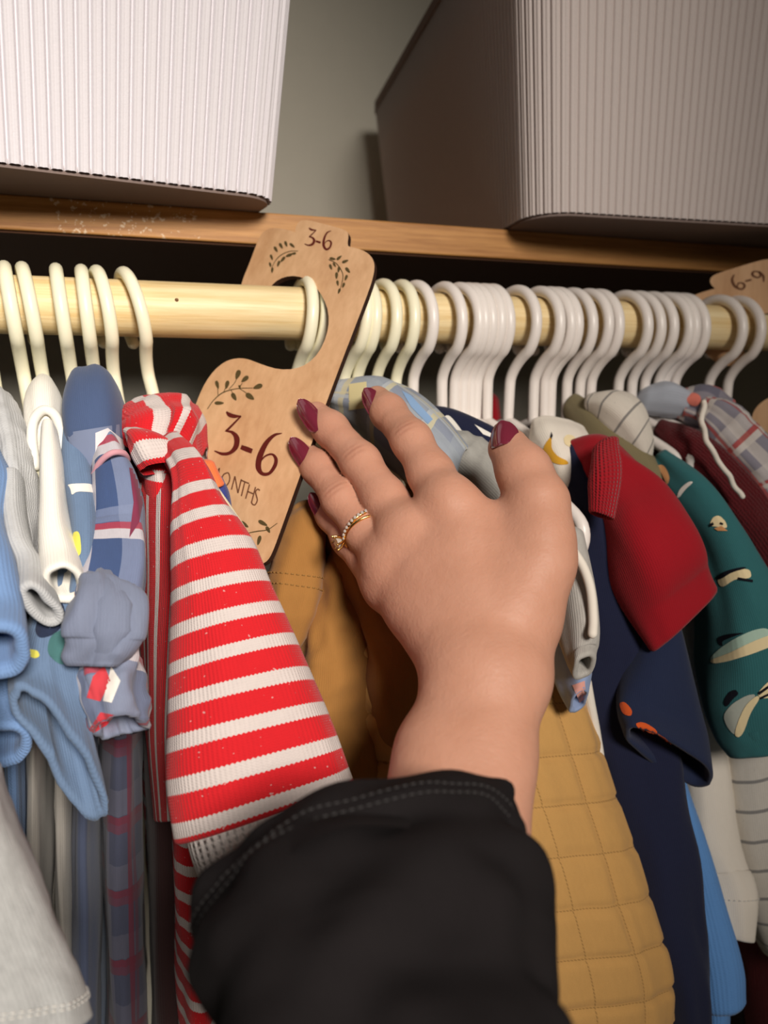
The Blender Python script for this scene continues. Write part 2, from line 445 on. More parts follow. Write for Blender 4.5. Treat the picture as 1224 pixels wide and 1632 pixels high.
# ------------------------------------------------------------------ hangers
ORD = ['first', 'second', 'third', 'fourth', 'fifth', 'sixth', 'seventh', 'eighth', 'ninth', 'tenth', 'eleventh', 'twelfth', 'thirteenth',
       'fourteenth', 'fifteenth', 'sixteenth', 'seventeenth', 'eighteenth', 'nineteenth', 'twentieth', 'twenty-first', 'twenty-second',
       'twenty-third', 'twenty-fourth', 'twenty-fifth', 'twenty-sixth', 'twenty-seventh']
def hook_path():
    p = []
    R = .0255; cy, cz = -.001, -.0045
    for a in np.linspace(-35, 222, 40): p.append((cy + R * math.cos(math.radians(a)), cz + R * math.sin(math.radians(a))))
    # reverse bend into the shank
    p2 = [p[-1], (-.0125, -.0262), (-.0055, -.0325), (-.0008, -.040), (0, -.048), (0, -.058), (0, -.072)]
    c = catmull([np.array(q) for q in p2], 20)
    return p[:-1] + [tuple(q) for q in c]
HP = hook_path()
ARM = catmull([np.array(q) for q in ((.128, -.146), (.131, -.132), (.122, -.1205), (.085, -.103), (.04, -.084), (.015, -.0745), (0, -.072), (-.015, -.0745),
               (-.04, -.084), (-.085, -.103), (-.122, -.1205), (-.131, -.132), (-.128, -.146))], 50)
hv, hf = sweep([(0, y, z) for y, z in HP], .0039, 14)
HX = {}
def hanger(key, bx, by, tw, lean, mat, label, group, byY=-.0265, k=.62, kz=1.0):
    x = at(bx, by, Y=byY).x - .0265 * math.sin(math.radians(tw)) + math.tan(math.radians(lean)) * .008
    root = thing('clothes_hanger', (x, 0, 1.70), label, 'hanger', group)
    # turn about the vertical, then lean along the rod; the hook stays resting on the rod
    rot = Matrix.Rotation(math.radians(tw), 4, 'Z'); ln = Matrix.Rotation(math.radians(lean), 4, 'Y')
    m = Matrix.Translation((x, 0, 1.70)) @ ln @ rot
    mesh('hook', [m @ Vector(v) for v in hv], hf, mat, root)
    av, af = sweep([(0, y * k, -.072 + (z + .072) * k * kz) for y, z in ARM], .0039, 10)
    mesh('shoulder_bar', [m @ Vector(v) for v in av], af, mat, root)
    HX[key] = x
    return root
left = [(19, 7, 6), (51, 8, 7), (99, 4, 5), (138, 3, 4), (174, 9, 7), (227, 11, 12)]
hanger('l0', -27, 490, 10, -5, M_cream, 'cream hanger at the extreme left end, cut off by the left picture edge', 'hangers on the rod')
for i, (bx, tw, le) in enumerate(left):
    hanger('l%d' % (i + 1), bx, 490, tw, -le, M_cream, 'cream hanger left of the 3-6 divider, %s whole hook from the left' % ORD[i], 'hangers on the rod', k=1.0 if i == 5 else .62, kz=1.25 if i == 5 else 1.0)
for i, (bx, tw) in enumerate(((497, 5), (519, 10))):
    hanger('m%d' % i, bx, 500, tw, 6, M_cream, 'cream hanger seen through the hole of the 3-6 divider, %s hook' % ('front left' if i == 0 else 'back right'), 'hangers on the rod')
right = [584, 599, 632, 661, 691, 737, 764, 773, 785, 799, 813, 855, 893, 911, 922, 945, 970, 987, 1033, 1054, 1074, 1099, 1109, 1125, 1184, 1213]
rl = [8, 4, 3, 2, 0]
for i, bx in enumerate(right):
    crm = i < 4
    hanger('r%d' % (i + 1), bx, 522 + (bx - 600) * .015, 13 if i == 6 else 4 + 4 * random.random() + (2 if i < 4 else 4), (rl[i] if i < 5 else random.uniform(-1, 2)),
           M_cream if crm else M_white,
           '%s hanger right of the 3-6 divider, %s hook counted from it' % ('cream' if crm else 'white', ORD[i]), 'hangers on the rod', k=1.0 if i == 6 else (.45 if i > 8 else .6))

# ------------------------------------------------------------------ wooden size dividers
def inv_d(px, py): return 2.135 + .0010 * (px - 597) + .00084 * (py - 430)
def tp(px, py): return at(px, py, d=1 / inv_d(px, py))
O1 = tp(515, 480)
e2 = (tp(425, 895) - tp(597, 430)).normalized()
nrm = (tp(597, 430) - O1).cross(tp(320, 640) - O1).normalized()
if nrm.dot(O1 - Vector(CAM)) > 0: nrm = -nrm               # towards the camera
e1 = e2.cross(nrm).normalized()
if e1.dot(tp(597, 430) - tp(385, 450)) < 0: e1 = -e1
def loc2(px, py):
    q = tp(px, py) - O1; return np.array((q.dot(e1), q.dot(e2)))
def c1(cx, cy): return (300 + cx / 2.915, 340 + cy / 2.915)   # crop coordinates -> photograph
OUT = [(498, 88), (497, 72), (505, 48), (522, 33), (545, 28), (600, 42), (665, 58), (725, 75), (741, 86), (746, 102), (741, 130), (740, 150), (748, 156),
       (775, 160), (815, 172), (845, 192), (862, 218), (867, 245), (862, 290), (840, 360), (770, 540), (700, 722), (640, 885), (580, 1050), (530, 1190), (480, 1330),
       (420, 1500), (392, 1575), (375, 1608), (352, 1628), (325, 1632), (300, 1626), (180, 1580), (40, 1528), (-80, 1480), (-125, 1455), (-142, 1425), (-140, 1385), (-110, 1290), (-40, 1090),
       (20, 930), (44, 862), (70, 800), (108, 740), (160, 692), (200, 677), (235, 672), (270, 675), (300, 685), (370, 714), (440, 730), (510, 722), (570, 692), (620, 632), (650, 550), (657, 480),
       (640, 410), (600, 347), (550, 302), (490, 285), (430, 298), (388, 328), (366, 372), (352, 420), (330, 452), (295, 462), (262, 448), (244, 418), (240, 375), (246, 325), (262, 285),
       (285, 230), (310, 162), (330, 108), (350, 82), (375, 69), (410, 66), (460, 76), (485, 84), (494, 88)]
out2 = [loc2(*c1(*p)) for p in OUT]
out2 = [out2[i] * (1 - k) + out2[(i + 1) % len(out2)] * k for i in range(len(out2)) for k in (0, .5)]
def smooth2(P, it=2):
    P = np.array(P)
    for _ in range(it): P = P * .5 + (np.roll(P, 1, 0) + np.roll(P, -1, 0)) * .25
    return P
out2 = smooth2(out2, 2)
def ribbon(pts, wd):
    """pixel stroke (crop coordinates) with widths -> 2D quad strip in tag space"""
    pts = catmull([np.array(p, float) for p in pts], max(8, 6 * len(pts))); wd = np.interp(np.linspace(0, 1, len(pts)), np.linspace(0, 1, len(wd)), wd)
    T = np.gradient(pts, axis=0); T /= np.linalg.norm(T, axis=1)[:, None] + 1e-9; N = np.stack([-T[:, 1], T[:, 0]], 1)
    A = pts + N * wd[:, None] / 2; B = pts - N * wd[:, None] / 2
    V = []; F = []
    for a, b in zip(A, B): V += [loc2(*c1(*a)), loc2(*c1(*b))]
    for i in range(len(pts) - 1): F.append((2 * i, 2 * i + 1, 2 * i + 3, 2 * i + 2))
    return V, F
def leaf(cx, cy, ln, wd, ang):
    a = math.radians(ang); V = []
    for t in np.linspace(0, 2 * math.pi, 15)[:-1]:
        x = math.cos(t) * ln / 2; y = math.sin(t) * wd / 2 * (1 - .35 * math.cos(t))
        V.append(loc2(*c1(cx + x * math.cos(a) - y * math.sin(a), cy + x * math.sin(a) + y * math.cos(a))))
    return V, [tuple(range(14))]
def merge(parts):
    V = []; F = []
    for v, f in parts: F += [tuple(i + len(V) for i in q) for q in f]; V += list(v)
    return V, F
NUM_BIG = merge([ribbon([(178, 922), (192, 936), (215, 943), (247, 943)], [7, 20, 18, 5]), ribbon([(246, 943), (215, 975), (178, 1012)], [7, 9, 11]),
                 ribbon([(172, 1012), (205, 1018), (226, 1045), (222, 1085), (195, 1113), (160, 1118), (122, 1104)], [4, 14, 26, 24, 15, 14, 5]),
                 ribbon([(246, 1086), (272, 1096), (298, 1106)], [20, 24, 22]),
                 ribbon([(437, 1022), (400, 1032), (362, 1070), (334, 1130), (327, 1180), (345, 1210), (378, 1208), (404, 1172), (408, 1140), (390, 1120), (360, 1128), (338, 1152)],
                        [3, 14, 22, 28, 26, 16, 14, 18, 16, 9, 8, 5])])
NUM_SMALL = merge([ribbon([(562, 68), (572, 76), (596, 80)], [4, 9, 4]), ribbon([(594, 80), (580, 94), (563, 110)], [4, 5, 6]),
                   ribbon([(562, 110), (578, 114), (586, 128), (578, 144), (560, 149), (541, 143)], [3, 8, 12, 11, 7, 3]), ribbon([(594, 130), (616, 137)], [9, 9]),
                   ribbon([(664, 82), (645, 92), (632, 120), (630, 150), (642, 168), (658, 160), (665, 140), (658, 128), (644, 130), (634, 142)], [3, 7, 10, 12, 9, 8, 9, 6, 4, 3])])
TXT = []
def tx(*pl): TXT.append(ribbon([p for p in pl], [6, 6]))
# M O N T H S
for seg in (((98, 1238), (106, 1172)), ((106, 1172), (124, 1222)), ((124, 1222), (146, 1184)), ((146, 1184), (138, 1252))): tx(*seg)
tx((180, 1206), (164, 1216), (156, 1240), (160, 1264), (174, 1268), (190, 1250), (194, 1226), (188, 1208), (180, 1206))
for seg in (((202, 1284), (218, 1222)), ((218, 1222), (232, 1300)), ((232, 1300), (248, 1236))): tx(*seg)
for seg in (((246, 1240), (284, 1256)), ((264, 1248), (248, 1314))): tx(*seg)
for seg in (((268, 1326), (286, 1260)), ((296, 1340), (314, 1272)), ((276, 1292), (304, 1304))): tx(*seg)
tx((334, 1288), (324, 1282), (314, 1294), (318, 1314), (322, 1334), (312, 1354), (300, 1352), (294, 1340))
LETTERS = merge(TXT)
def sprig(stem, leaves, w=5): return [ribbon(stem, [w * .6, w, w * .5])] + [leaf(*l) for l in leaves]
LEAVES = [merge(x) for x in (
    sprig([(90, 910), (120, 868), (165, 832), (230, 815), (300, 812)], [(231, 750, 46, 22, 110), (264, 771, 42, 20, 140), (324, 806, 46, 22, 160), (288, 852, 46, 24, 35), (214, 853, 40, 20, 60),
          (145, 882, 44, 16, 0), (136, 797, 40, 16, 75), (181, 797, 40, 18, 105), (240, 806, 16, 10, 60)])
    + [ribbon([(190, 818), (215, 790), (228, 765)], [3, 3]), ribbon([(235, 815), (252, 790)], [3, 3]), ribbon([(200, 822), (212, 845)], [3, 3]), ribbon([(240, 815), (275, 838)], [3, 3]),
       ribbon([(140, 850), (138, 812)], [3, 3]), ribbon([(165, 832), (176, 808)], [3, 3])],
    sprig([(512, 176), (470, 178), (425, 200), (395, 240), (388, 275)], [(408, 168, 30, 13, 60), (432, 152, 30, 13, 60), (455, 143, 28, 12, 70), (484, 150, 30, 12, 40), (468, 196, 32, 14, 160), (440, 215, 32, 13, 130),
          (420, 235, 30, 12, 110), (388, 205, 28, 11, 70), (382, 240, 24, 10, 75), (391, 265, 26, 11, 95), (490, 188, 24, 11, 170)], 4),
    sprig([(652, 215), (690, 235), (718, 280), (715, 325), (700, 370)], [(672, 212, 30, 12, 10), (702, 207, 30, 12, -40), (730, 224, 32, 13, -20), (742, 265, 32, 14, 50), (700, 262, 30, 12, 100), (663, 250, 28, 12, 70),
          (690, 290, 32, 13, 90), (734, 300, 28, 12, 110), (722, 335, 26, 11, 110), (695, 325, 26, 11, 80), (702, 362, 26, 11, 110), (680, 240, 24, 10, 60)], 4),
    sprig([(415, 1440), (370, 1470), (320, 1478), (270, 1490), (215, 1520)], [(348, 1440, 48, 18, 30), (372, 1470, 34, 16, 60), (330, 1520, 46, 17, 105), (262, 1446, 46, 18, 35), (270, 1525, 40, 18, 115), (222, 1408, 44, 18, 60),
          (240, 1470, 30, 14, 20), (210, 1450, 34, 14, 20)]))]
# the other label's digits, worn and half turned away
NUM_69 = merge([ribbon([(594, 72), (570, 90), (556, 122), (562, 148), (580, 144), (587, 128), (576, 117), (559, 130)], [5, 9, 10, 9, 8, 8, 6, 4]), ribbon([(600, 124), (622, 131)], [9, 9]),
                ribbon([(668, 112), (653, 103), (640, 116), (645, 136), (660, 134), (669, 114), (665, 142), (646, 168)], [6, 8, 9, 8, 7, 8, 9, 4])])
def divider(label, O, a1, a2, n, eng, parts3=True):
    root = thing('size_divider', O, label, 'divider', 'wooden size dividers on the rod')
    th = .0036; N = len(out2)
    fr = [O + a1 * float(p[0]) + a2 * float(p[1]) for p in out2]; bk = [p - n * th for p in fr]
    tri = tessellate_polygon([[Vector((p[0], p[1], 0)) for p in out2]])
    F = [tuple(t) for t in tri] + [tuple(i + N for i in t)[::-1] for t in tri]; mi = [0] * len(F)
    F += [(i, (i + 1) % N, N + (i + 1) % N, N + i) for i in range(N)]; mi += [1] * N
    o = mesh('plate', fr + bk, F, None, root, False, mats=[M_tag, M_tagedge], midx=mi)
    for nm, (V, F_), mt, lb in eng:
        q = mesh(nm, [O + a1 * float(p[0]) + a2 * float(p[1]) + n * .00025 for p in V], F_, mt, root, False)
        if lb: q['label'] = lb
    return root
ENG = [('numeral', NUM_BIG, M_engr, 'large dark red 3-6'), ('small_numeral', NUM_SMALL, M_engr, 'small dark red 3-6 on the tab'),
       ('lettering', LETTERS, M_engr3, 'thin MONTHS lettering'), ] + [('leaf_sprig', q, M_engr2, None) for q in LEAVES]
divider('large wooden divider engraved 3-6 months, hooked on the rod under the fingertips', O1, e1, e2, nrm, ENG)
# second divider, farther along the rod and swung the other way
O2 = at(1280, 506, d=.585)
b1 = (at(1330, 448, d=.565) - at(1230, 500, d=.585)).normalized()
n2 = (Vector(CAM) - O2).normalized(); n2 = (n2 - b1 * n2.dot(b1)).normalized(); b2 = n2.cross(b1).normalized()
if b2.z > 0: b2 = -b2
divider('wooden divider engraved 6-9 at the right end of the rod, half hidden by hooks', O2, b1, b2, n2, [('small_numeral', NUM_69, M_engr3, 'small brown 6-9 on the tab')] + [('leaf_sprig', q, M_engr2, None) for q in LEAVES[1:3]])

# ------------------------------------------------------------------ garments
def garment(name, key, label, cat='clothes'):
    x = HX[key] if isinstance(key, str) else key
    return thing(name, (x, 0, 1.63), label, cat, 'baby clothes on the rod')
c_greyh = cloth('grey_heather_jersey', (190, 191, 190), .0013, .0004, 1.0)
c_blue = cloth('blue_ribbed_fleece', (112, 142, 186), .0022, .0006, .3)
c_waffle = cloth('grey_marl_knit', (190, 191, 192), .0017, .0006, .6)
c_cream = cloth('cream_jersey', (232, 228, 218), .0011, .0003, .2)
c_steel = cloth('steel_blue_jersey', (104, 126, 156), .0014, .0004, .4)
c_navyp = cloth('dark_navy_print_ink', (40, 48, 70), .0014, .0003, .2)
c_teal2 = cloth('green_print_ink', (70, 112, 112), .0014, .0003, .2)
c_yel = cloth('yellow_print_ink', (214, 208, 92), .0014, .0003, .2)
c_wht = cloth('white_print_ink', (228, 224, 216), .0014, .0003, .2)
c_plaid = plaid('blue_red_plaid', (66, 86, 128), (132, 144, 174), (214, 208, 212), (176, 60, 74))
c_plaidin = plaid('blue_plaid_inside', (112, 122, 148), (138, 146, 168), (210, 204, 206), (186, 66, 78), .05)
c_navydome = cloth('navy_cotton', (72, 88, 122), .0009, .0002, .3)
c_stripe = striped('red_white_stripe_knit', (214, 34, 42), (218, 206, 202), .0166, .37, .0, depth=.0007)
c_ribw = cloth('white_rib_knit', (226, 218, 214), .0034, .0045, .25)
c_stripev = striped('red_white_stripe_knit_turned', (206, 32, 40), (214, 202, 198), .0125, .30, .2, depth=.0014, axis='u')
c_black = cloth('black_jersey', (30, 27, 28), .0009, .0003, .3)
c_must = quilted('mustard_quilted_cotton', (196, 151, 90), .031, .028, 0)
c_mustd = cloth('mustard_cotton_shaded', (160, 113, 60), .0009, .0003, .3)  # darker mustard copy, the hand's shadow is put into the colour
c_paleplaid = plaid('pale_blue_patchwork', (146, 154, 170), (166, 174, 182), (214, 206, 170), (190, 196, 200), .03)
c_navy = cloth('navy_jersey', (30, 34, 58), .0011, .0003, .3)
c_navy2 = cloth('navy_sleeve_jersey', (34, 42, 68), .0011, .0003, .3)
c_red = cloth('dark_red_fleece', (150, 20, 32), .0013, .0004, .25)
c_teal = cloth('teal_jersey', (50, 104, 108), .0012, .0003, .3)
c_maroon = cloth('maroon_fleece', (104, 26, 32), .0021, .0020, .7, fuzz=4)
c_olive = cloth('olive_jersey', (122, 112, 84), .0012, .0003, .3)
c_knitblue = cloth('bright_blue_knit', (96, 146, 208), .0021, .0007, .25)
c_whites = striped('white_grey_stripe_jersey', (226, 220, 210), (150, 148, 146), .0205, .11, 0, .0011, .0001)
c_stripe2 = striped('white_thin_grey_stripe_jersey', (222, 214, 202), (140, 136, 132), .0115, .10, 0, .0011, .0001)
c_whitej = cloth('off_white_jersey', (226, 218, 206), .0012, .0003, .2)
c_plaid3 = plaid('red_grey_plaid', (148, 144, 156), (222, 214, 208), (226, 218, 210), (190, 74, 66), .026)
c_lblue = cloth('light_blue_print_cotton', (140, 158, 194), .0011, .0003, .3)
c_pink = cloth('pink_print_ink', (206, 150, 140), .0011, .0003, .2)
c_orange = cloth('orange_print_ink', (204, 86, 38), .0011, .0003, .25)
c_gold = cloth('gold_print_ink', (214, 160, 50), .0011, .0003, .25)
c_ink = cloth('black_print_ink', (26, 26, 34), .0011, .0003, .2)
c_buff = cloth('cream_print_ink', (232, 214, 170), .0011, .0003, .3)
c_plaidd = plaid('dark_maroon_plaid', (66, 70, 88), (92, 92, 106), (96, 52, 66), (104, 38, 52), .04)
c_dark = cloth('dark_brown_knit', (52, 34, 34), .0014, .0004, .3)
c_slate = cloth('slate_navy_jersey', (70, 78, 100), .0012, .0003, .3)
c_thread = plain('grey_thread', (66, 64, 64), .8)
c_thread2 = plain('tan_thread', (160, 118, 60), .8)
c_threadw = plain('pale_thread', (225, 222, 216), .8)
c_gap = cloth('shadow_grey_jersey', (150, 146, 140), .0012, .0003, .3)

# --- left group
g = garment('grey_shirt', 'l0', 'light grey heather shirt filling the lower left corner, stitched hem')
s = drape('sleeve', [(-230, 760, -90, 770, -.12, .018), (-215, 940, -50, 990, -.175, .02), (-190, 1120, -14, 1205, -.215, .02), (-200, 1250, 12, 1268, -.22, .022), (-190, 1380, 56, 1378, -.225, .024), (-180, 1480, 95, 1482, -.23, .026), (-170, 1560, 124, 1560, -.235, .026), (-165, 1640, 136, 1612, -.24, .024)],
          c_greyh, g, wr=.0022, crinkle=.0006); stitches(s, [.90, .918], c_threadw, g, r=.0003, ln=.0016)
body(HX['l0'] - .02, .008, c_greyh, g)
g = garment('blue_sweatshirt', 'l0', 'blue ribbed sweatshirt at the left edge, open cuff facing out')
drape('sleeve', [(-100, 680, 2, 720, -.09, .014), (-90, 760, 22, 770, -.10, .014), (-80, 840, 12, 850, -.12, .016), (-62, 920, 30, 925, -.15, .018), (-48, 990, 44, 990, -.17, .014), (-50, 1040, 50, 1030, -.19, .013)], c_blue, g, wr=.0012, hem=.003)
drape('cuff', [(-60, 1030, 34, 1040, -.12, .012), (-45, 1100, 48, 1105, -.14, .014), (-42, 1150, 54, 1160, -.155, .013), (-44, 1185, 54, 1190, -.168, .012)], c_blue, g, hem=.0026)
drape('body', [(8, 1150, 45, 1150, -.07, .03), (14, 1260, 48, 1260, -.07, .03), (18, 1380, 50, 1370, -.07, .03)], c_blue, g)
g = garment('grey_knit_shirt', 'l1', 'grey marl knit shirt with crinkled shoulder and open cuff, left of the cream shirt')
drape('shoulder', [(8, 668, 34, 660, -.03, .02), (0, 705, 48, 695, -.05, .022), (10, 760, 58, 750, -.07, .02), (24, 830, 62, 815, -.085, .018), (34, 900, 64, 890, -.09, .014)], c_waffle, g, crinkle=.0014)
drape('sleeve', [(6, 770, 38, 768, -.095, .012), (2, 830, 44, 826, -.11, .013), (8, 880, 56, 874, -.125, .014), (24, 915, 74, 902, -.135, .012), (36, 950, 82, 930, -.148, .012), (44, 975, 86, 950, -.162, .012)], c_waffle, g, wr=.001, hem=.0022)
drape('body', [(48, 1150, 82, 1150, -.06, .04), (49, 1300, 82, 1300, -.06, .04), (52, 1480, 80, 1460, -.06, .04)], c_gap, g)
body(HX['l1'], .006, c_waffle, g)
g = garment('cream_shirt', 'l2', 'cream shirt with round neckband and slim sleeve, between grey knit and blue print')
drape('shoulder', [(60, 642, 94, 638, -.01, .018), (50, 668, 104, 660, -.03, .022), (50, 705, 102, 700, -.045, .02), (56, 750, 100, 745, -.055, .015)], c_cream, g)
pth = [at(*q) for q in ()]
nb = catmull([np.array(at(px, py, Y=yy)) for px, py, yy in ((58, 742, -.07), (51, 705, -.07), (53, 672, -.066), (68, 654, -.06), (86, 660, -.06), (97, 686, -.066), (100, 716, -.075))], 40)
V, F = sweep(nb, .0026, 10); o = mesh('neckband', V, F, c_cream, g, True, [(0, 0)] * len(V))
drape('sleeve', [(66, 690, 92, 690, -.075, .010), (64, 740, 100, 738, -.09, .012), (66, 800, 105, 796, -.105, .013), (64, 860, 114, 852, -.12, .014), (66, 905, 124, 895, -.135, .012), (74, 938, 130, 922, -.148, .011)], c_cream, g, wr=.0013, hem=.0018)
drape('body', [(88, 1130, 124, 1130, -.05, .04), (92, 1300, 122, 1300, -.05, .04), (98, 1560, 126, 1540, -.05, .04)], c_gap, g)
body(HX['l2'], .006, c_cream, g)
g = garment('blue_print_shirt', 'l3', 'steel blue shirt with white and yellow print and a flared dark-lined cuff')
s = drape('upper_sleeve', [(96, 690, 134, 700, -.055, .014), (102, 760, 152, 758, -.08, .016), (110, 830, 164, 826, -.10, .018), (118, 900, 166, 892, -.12, .018), (110, 960, 150, 955, -.13, .016)], c_steel, g, wr=.0012, open_end=False)
decal(s, [[(106, 771), (150, 770), (152, 786), (143, 784), (122, 783), (114, 790), (112, 778)]], c_wht, g); decal(s, [[(115, 848), (127, 846), (130, 880), (124, 888), (118, 868)]], c_yel, g)
s = drape('sleeve', [(76, 925, 126, 940, -.12, .012), (56, 975, 118, 1020, -.14, .012), (34, 1030, 122, 1110, -.155, .012), (24, 1062, 146, 1210, -.166, .010), (24, 1085, 168, 1305, -.178, .009)], c_steel, g, wr=.0026, hem=.002, fu=90)
decal(s, [[(72, 962), (100, 955), (106, 990), (86, 1012), (62, 1018), (54, 1002)]], c_navyp, g); decal(s, [[(80, 1012), (106, 1000), (110, 1060), (92, 1058), (74, 1040)]], c_teal2, g)
decal(s, [[(42, 1034), (60, 1036), (64, 1046), (54, 1050), (42, 1042)]], c_yel, g)
drape('body', [(118, 1180, 160, 1180, -.05, .04), (118, 1350, 160, 1350, -.05, .04), (122, 1700, 162, 1700, -.05, .04)], c_slate, g)
body(HX['l3'], .006, c_steel, g)
g = garment('plaid_shirt', 'l4', 'blue and red plaid button shirt with navy shoulder and crumpled rolled cuff')
drape('yoke', [(132, 640, 168, 632, -.01, .018), (112, 664, 198, 652, -.03, .03), (106, 705, 205, 690, -.05, .034), (114, 745, 200, 735, -.06, .03), (135, 790, 195, 785, -.065, .022)], c_navydome, g, wr=.0014)
yk = [o for o in g.children if o.name.startswith('yoke')][0]
decal(yk, [[(104, 690), (204, 674), (206, 706), (198, 742), (150, 752), (112, 746)]], cloth('grey_blue_chambray', (118, 128, 154)), g, 'patch', div=6)
decal(yk, [[(152, 690), (172, 682), (200, 704), (198, 716), (172, 722), (152, 744)]], cloth('white_chambray', (212, 208, 212)), g, 'patch', off=.0010, div=6)
V, F = sweep(catmull([np.array(at(px, py, Y=yy)) for px, py, yy in ((150, 756, -.094), (160, 736, -.099), (178, 722, -.102), (196, 722, -.098), (204, 732, -.09))], 24), .0016, 8)
mesh('placket_edge', V, F, cloth('pink_chambray', (204, 150, 160)), g, True, [(0, 0)] * len(V))
ps = drape('sleeve', [(160, 735, 198, 722, -.07, .018), (154, 800, 224, 786, -.09, .02), (146, 860, 234, 852, -.10, .022), (134, 920, 238, 925, -.12, .024), (118, 975, 228, 985, -.135, .024)], c_plaid, g, wr=.0022, p=3)
decal(ps, [[(206, 745), (226, 751), (229, 796), (222, 832), (206, 857), (213, 800)]], cloth('maroon_chambray', (124, 52, 76)), g, 'patch', div=6)
drape('cuff_fold', [(122, 955, 188, 962, -.146, .018), (106, 992, 234, 990, -.158, .022), (108, 1022, 222, 1026, -.162, .020), (122, 1056, 190, 1058, -.165, .014)], cloth('grey_blue_brushed_cotton', (122, 130, 152), .0012, .0002, .5), g, wr=.004, fu=80, fv=40, hem=.002, crinkle=.0016)
rc_ = drape('rolled_cuff', [(124, 1040, 210, 1030, -.145, .018), (120, 1080, 226, 1070, -.152, .022), (124, 1120, 226, 1110, -.160, .02), (138, 1164, 234, 1148, -.168, .015)], c_plaidin, g, wr=.0042, fu=90, fv=30, hem=.002, crinkle=.0014)
decal(rc_, [[(148, 1078), (166, 1060), (176, 1085), (160, 1118), (138, 1112)]], cloth('red_check_cotton', (200, 66, 74)), g, 'patch', div=6)
decal(rc_, [[(177, 1062), (192, 1085), (178, 1120), (164, 1117)]], c_wht, g, 'patch', div=6)
decal(rc_, [[(140, 1166), (160, 1135), (184, 1140), (170, 1156), (150, 1168)]], cloth('red_check_cotton', (190, 60, 70)), g, 'patch', div=6)
drape('body', [(160, 1120, 226, 1120, -.04, .05), (162, 1300, 224, 1300, -.04, .05), (168, 1500, 230, 1500, -.04, .05), (172, 1700, 238, 1700, -.04, .05)], c_plaidd, g, wr=.003)
body(HX['l4'], .006, c_plaid, g)
g = garment('dark_shirt', 'l5', 'dark brown shirt in deep shade between the plaid and striped shirts')
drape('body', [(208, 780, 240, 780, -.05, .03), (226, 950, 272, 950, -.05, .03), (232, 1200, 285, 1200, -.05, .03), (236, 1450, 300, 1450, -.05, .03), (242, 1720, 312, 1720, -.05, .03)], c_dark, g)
body(HX['l5'], .005, c_dark, g)
g = garment('striped_shirt', 'l6', 'red and white striped knit shirt, sleeve reaching to the black cuff')
drape('body', [(222, 740, 285, 745, -.06, .03), (240, 950, 315, 960, -.06, .035), (262, 1200, 330, 1200, -.07, .04), (276, 1450, 340, 1450, -.07, .04), (292, 1720, 350, 1720, -.07, .04)], c_stripe, g, wr=.002)
# bunched shoulder: cloth gathered round the hanger, stripes running over the top
sh_ = drape('shoulder', [(204, 712, 228, 640, -.062, .018), (222, 722, 262, 630, -.058, .026), (252, 730, 298, 638, -.056, .028), (286, 748, 322, 668, -.056, .024), (312, 770, 328, 712, -.058, .016)], c_stripe, g, wr=.003, fu=70, fv=30, crinkle=.0012, uoff=.01)
drape('fold', [(206, 706, 232, 690, -.082, .010), (212, 730, 276, 712, -.094, .013), (226, 752, 300, 738, -.098, .008)], c_stripe, g, wr=.002, fu=80, open_end=False)
drape('side_fold', [(216, 735, 286, 735, -.03, .010, -.055), (216, 800, 290, 800, -.03, .012, -.07), (226, 900, 288, 905, -.03, .012, -.085), (240, 1020, 282, 1030, -.04, .012, -.09), (256, 1160, 274, 1165, -.05, .010, -.09), (266, 1300, 276, 1305, -.06, .008, -.08)], c_stripev, g, wr=.0012)
slv = drape('sleeve', [(256, 728, 296, 704, -.088, .012), (277, 768, 331, 752, -.104, .018), (276, 830, 358, 806, -.114, .022), (274, 900, 402, 872, -.126, .026), (273, 975, 432, 938, -.136, .028), (268, 1070, 470, 1018, -.148, .030), (263, 1158, 505, 1100, -.160, .031), (262, 1250, 536, 1176, -.171, .028), (277, 1340, 560, 1242, -.180, .020)],
            c_stripe, g, rows=90, cols=72, wr=.0012, p=2.6, hem=.0018, uoff=0)
drape('cuff', [(288, 1290, 545, 1200, -.174, .018), (300, 1352, 552, 1262, -.183, .018), (316, 1402, 560, 1318, -.190, .018)], c_ribw, g, wr=.0006, hem=.002, label='white ribbed cuff')
body(HX['l6'], .006, c_stripe, g)
# scrap of orange and navy behind the striped sleeve
g = garment('orange_collar_shirt', HX['l6'] + .05, 'navy garment with an orange collar peeking out behind the striped sleeve')
drape('collar', [(316, 742, 336, 738, -.075, .008), (322, 760, 344, 755, -.075, .008), (330, 775, 352, 770, -.075, .008)], cloth('orange_collar_jersey', (236, 120, 70)), g, rows=16)
drape('shoulder', [(326, 775, 356, 762, -.07, .01), (336, 800, 366, 785, -.07, .012), (345, 840, 372, 825, -.07, .012), (360, 900, 385, 900, -.07, .01)], cloth('royal_navy_jersey', (58, 66, 130)), g, rows=20)

# --- middle
g = garment('mustard_jacket', 'm1', 'mustard quilted jacket hanging behind the hand, grid of quilting stitches')
drape('body', [(560, 800, 760, 790, -.03, .02), (520, 900, 850, 900, -.05, .03), (520, 1020, 888, 1010, -.07, .034), (560, 1140, 926, 1120, -.09, .036), (600, 1260, 962, 1240, -.105, .038), (640, 1400, 1005, 1380, -.12, .04), (670, 1540, 1046, 1510, -.13, .04), (690, 1640, 1046, 1600, -.135, .038), (700, 1740, 1020, 1690, -.14, .03)],
      c_must, g, rows=150, cols=170, wr=.0016, p=2.6, quilt=(.031, .028, .0026), uoff=.006)
s = drape('sleeve_tab', [(462, 815, 510, 822, -.062, .010), (446, 852, 520, 850, -.07, .014), (428, 910, 514, 920, -.075, .016), (420, 960, 504, 975, -.08, .016), (422, 1010, 482, 1022, -.08, .014)], c_mustd, g, wr=.002, crinkle=.0006)
stitches(s, [.52, .60], c_thread2, g, ln=.0018)
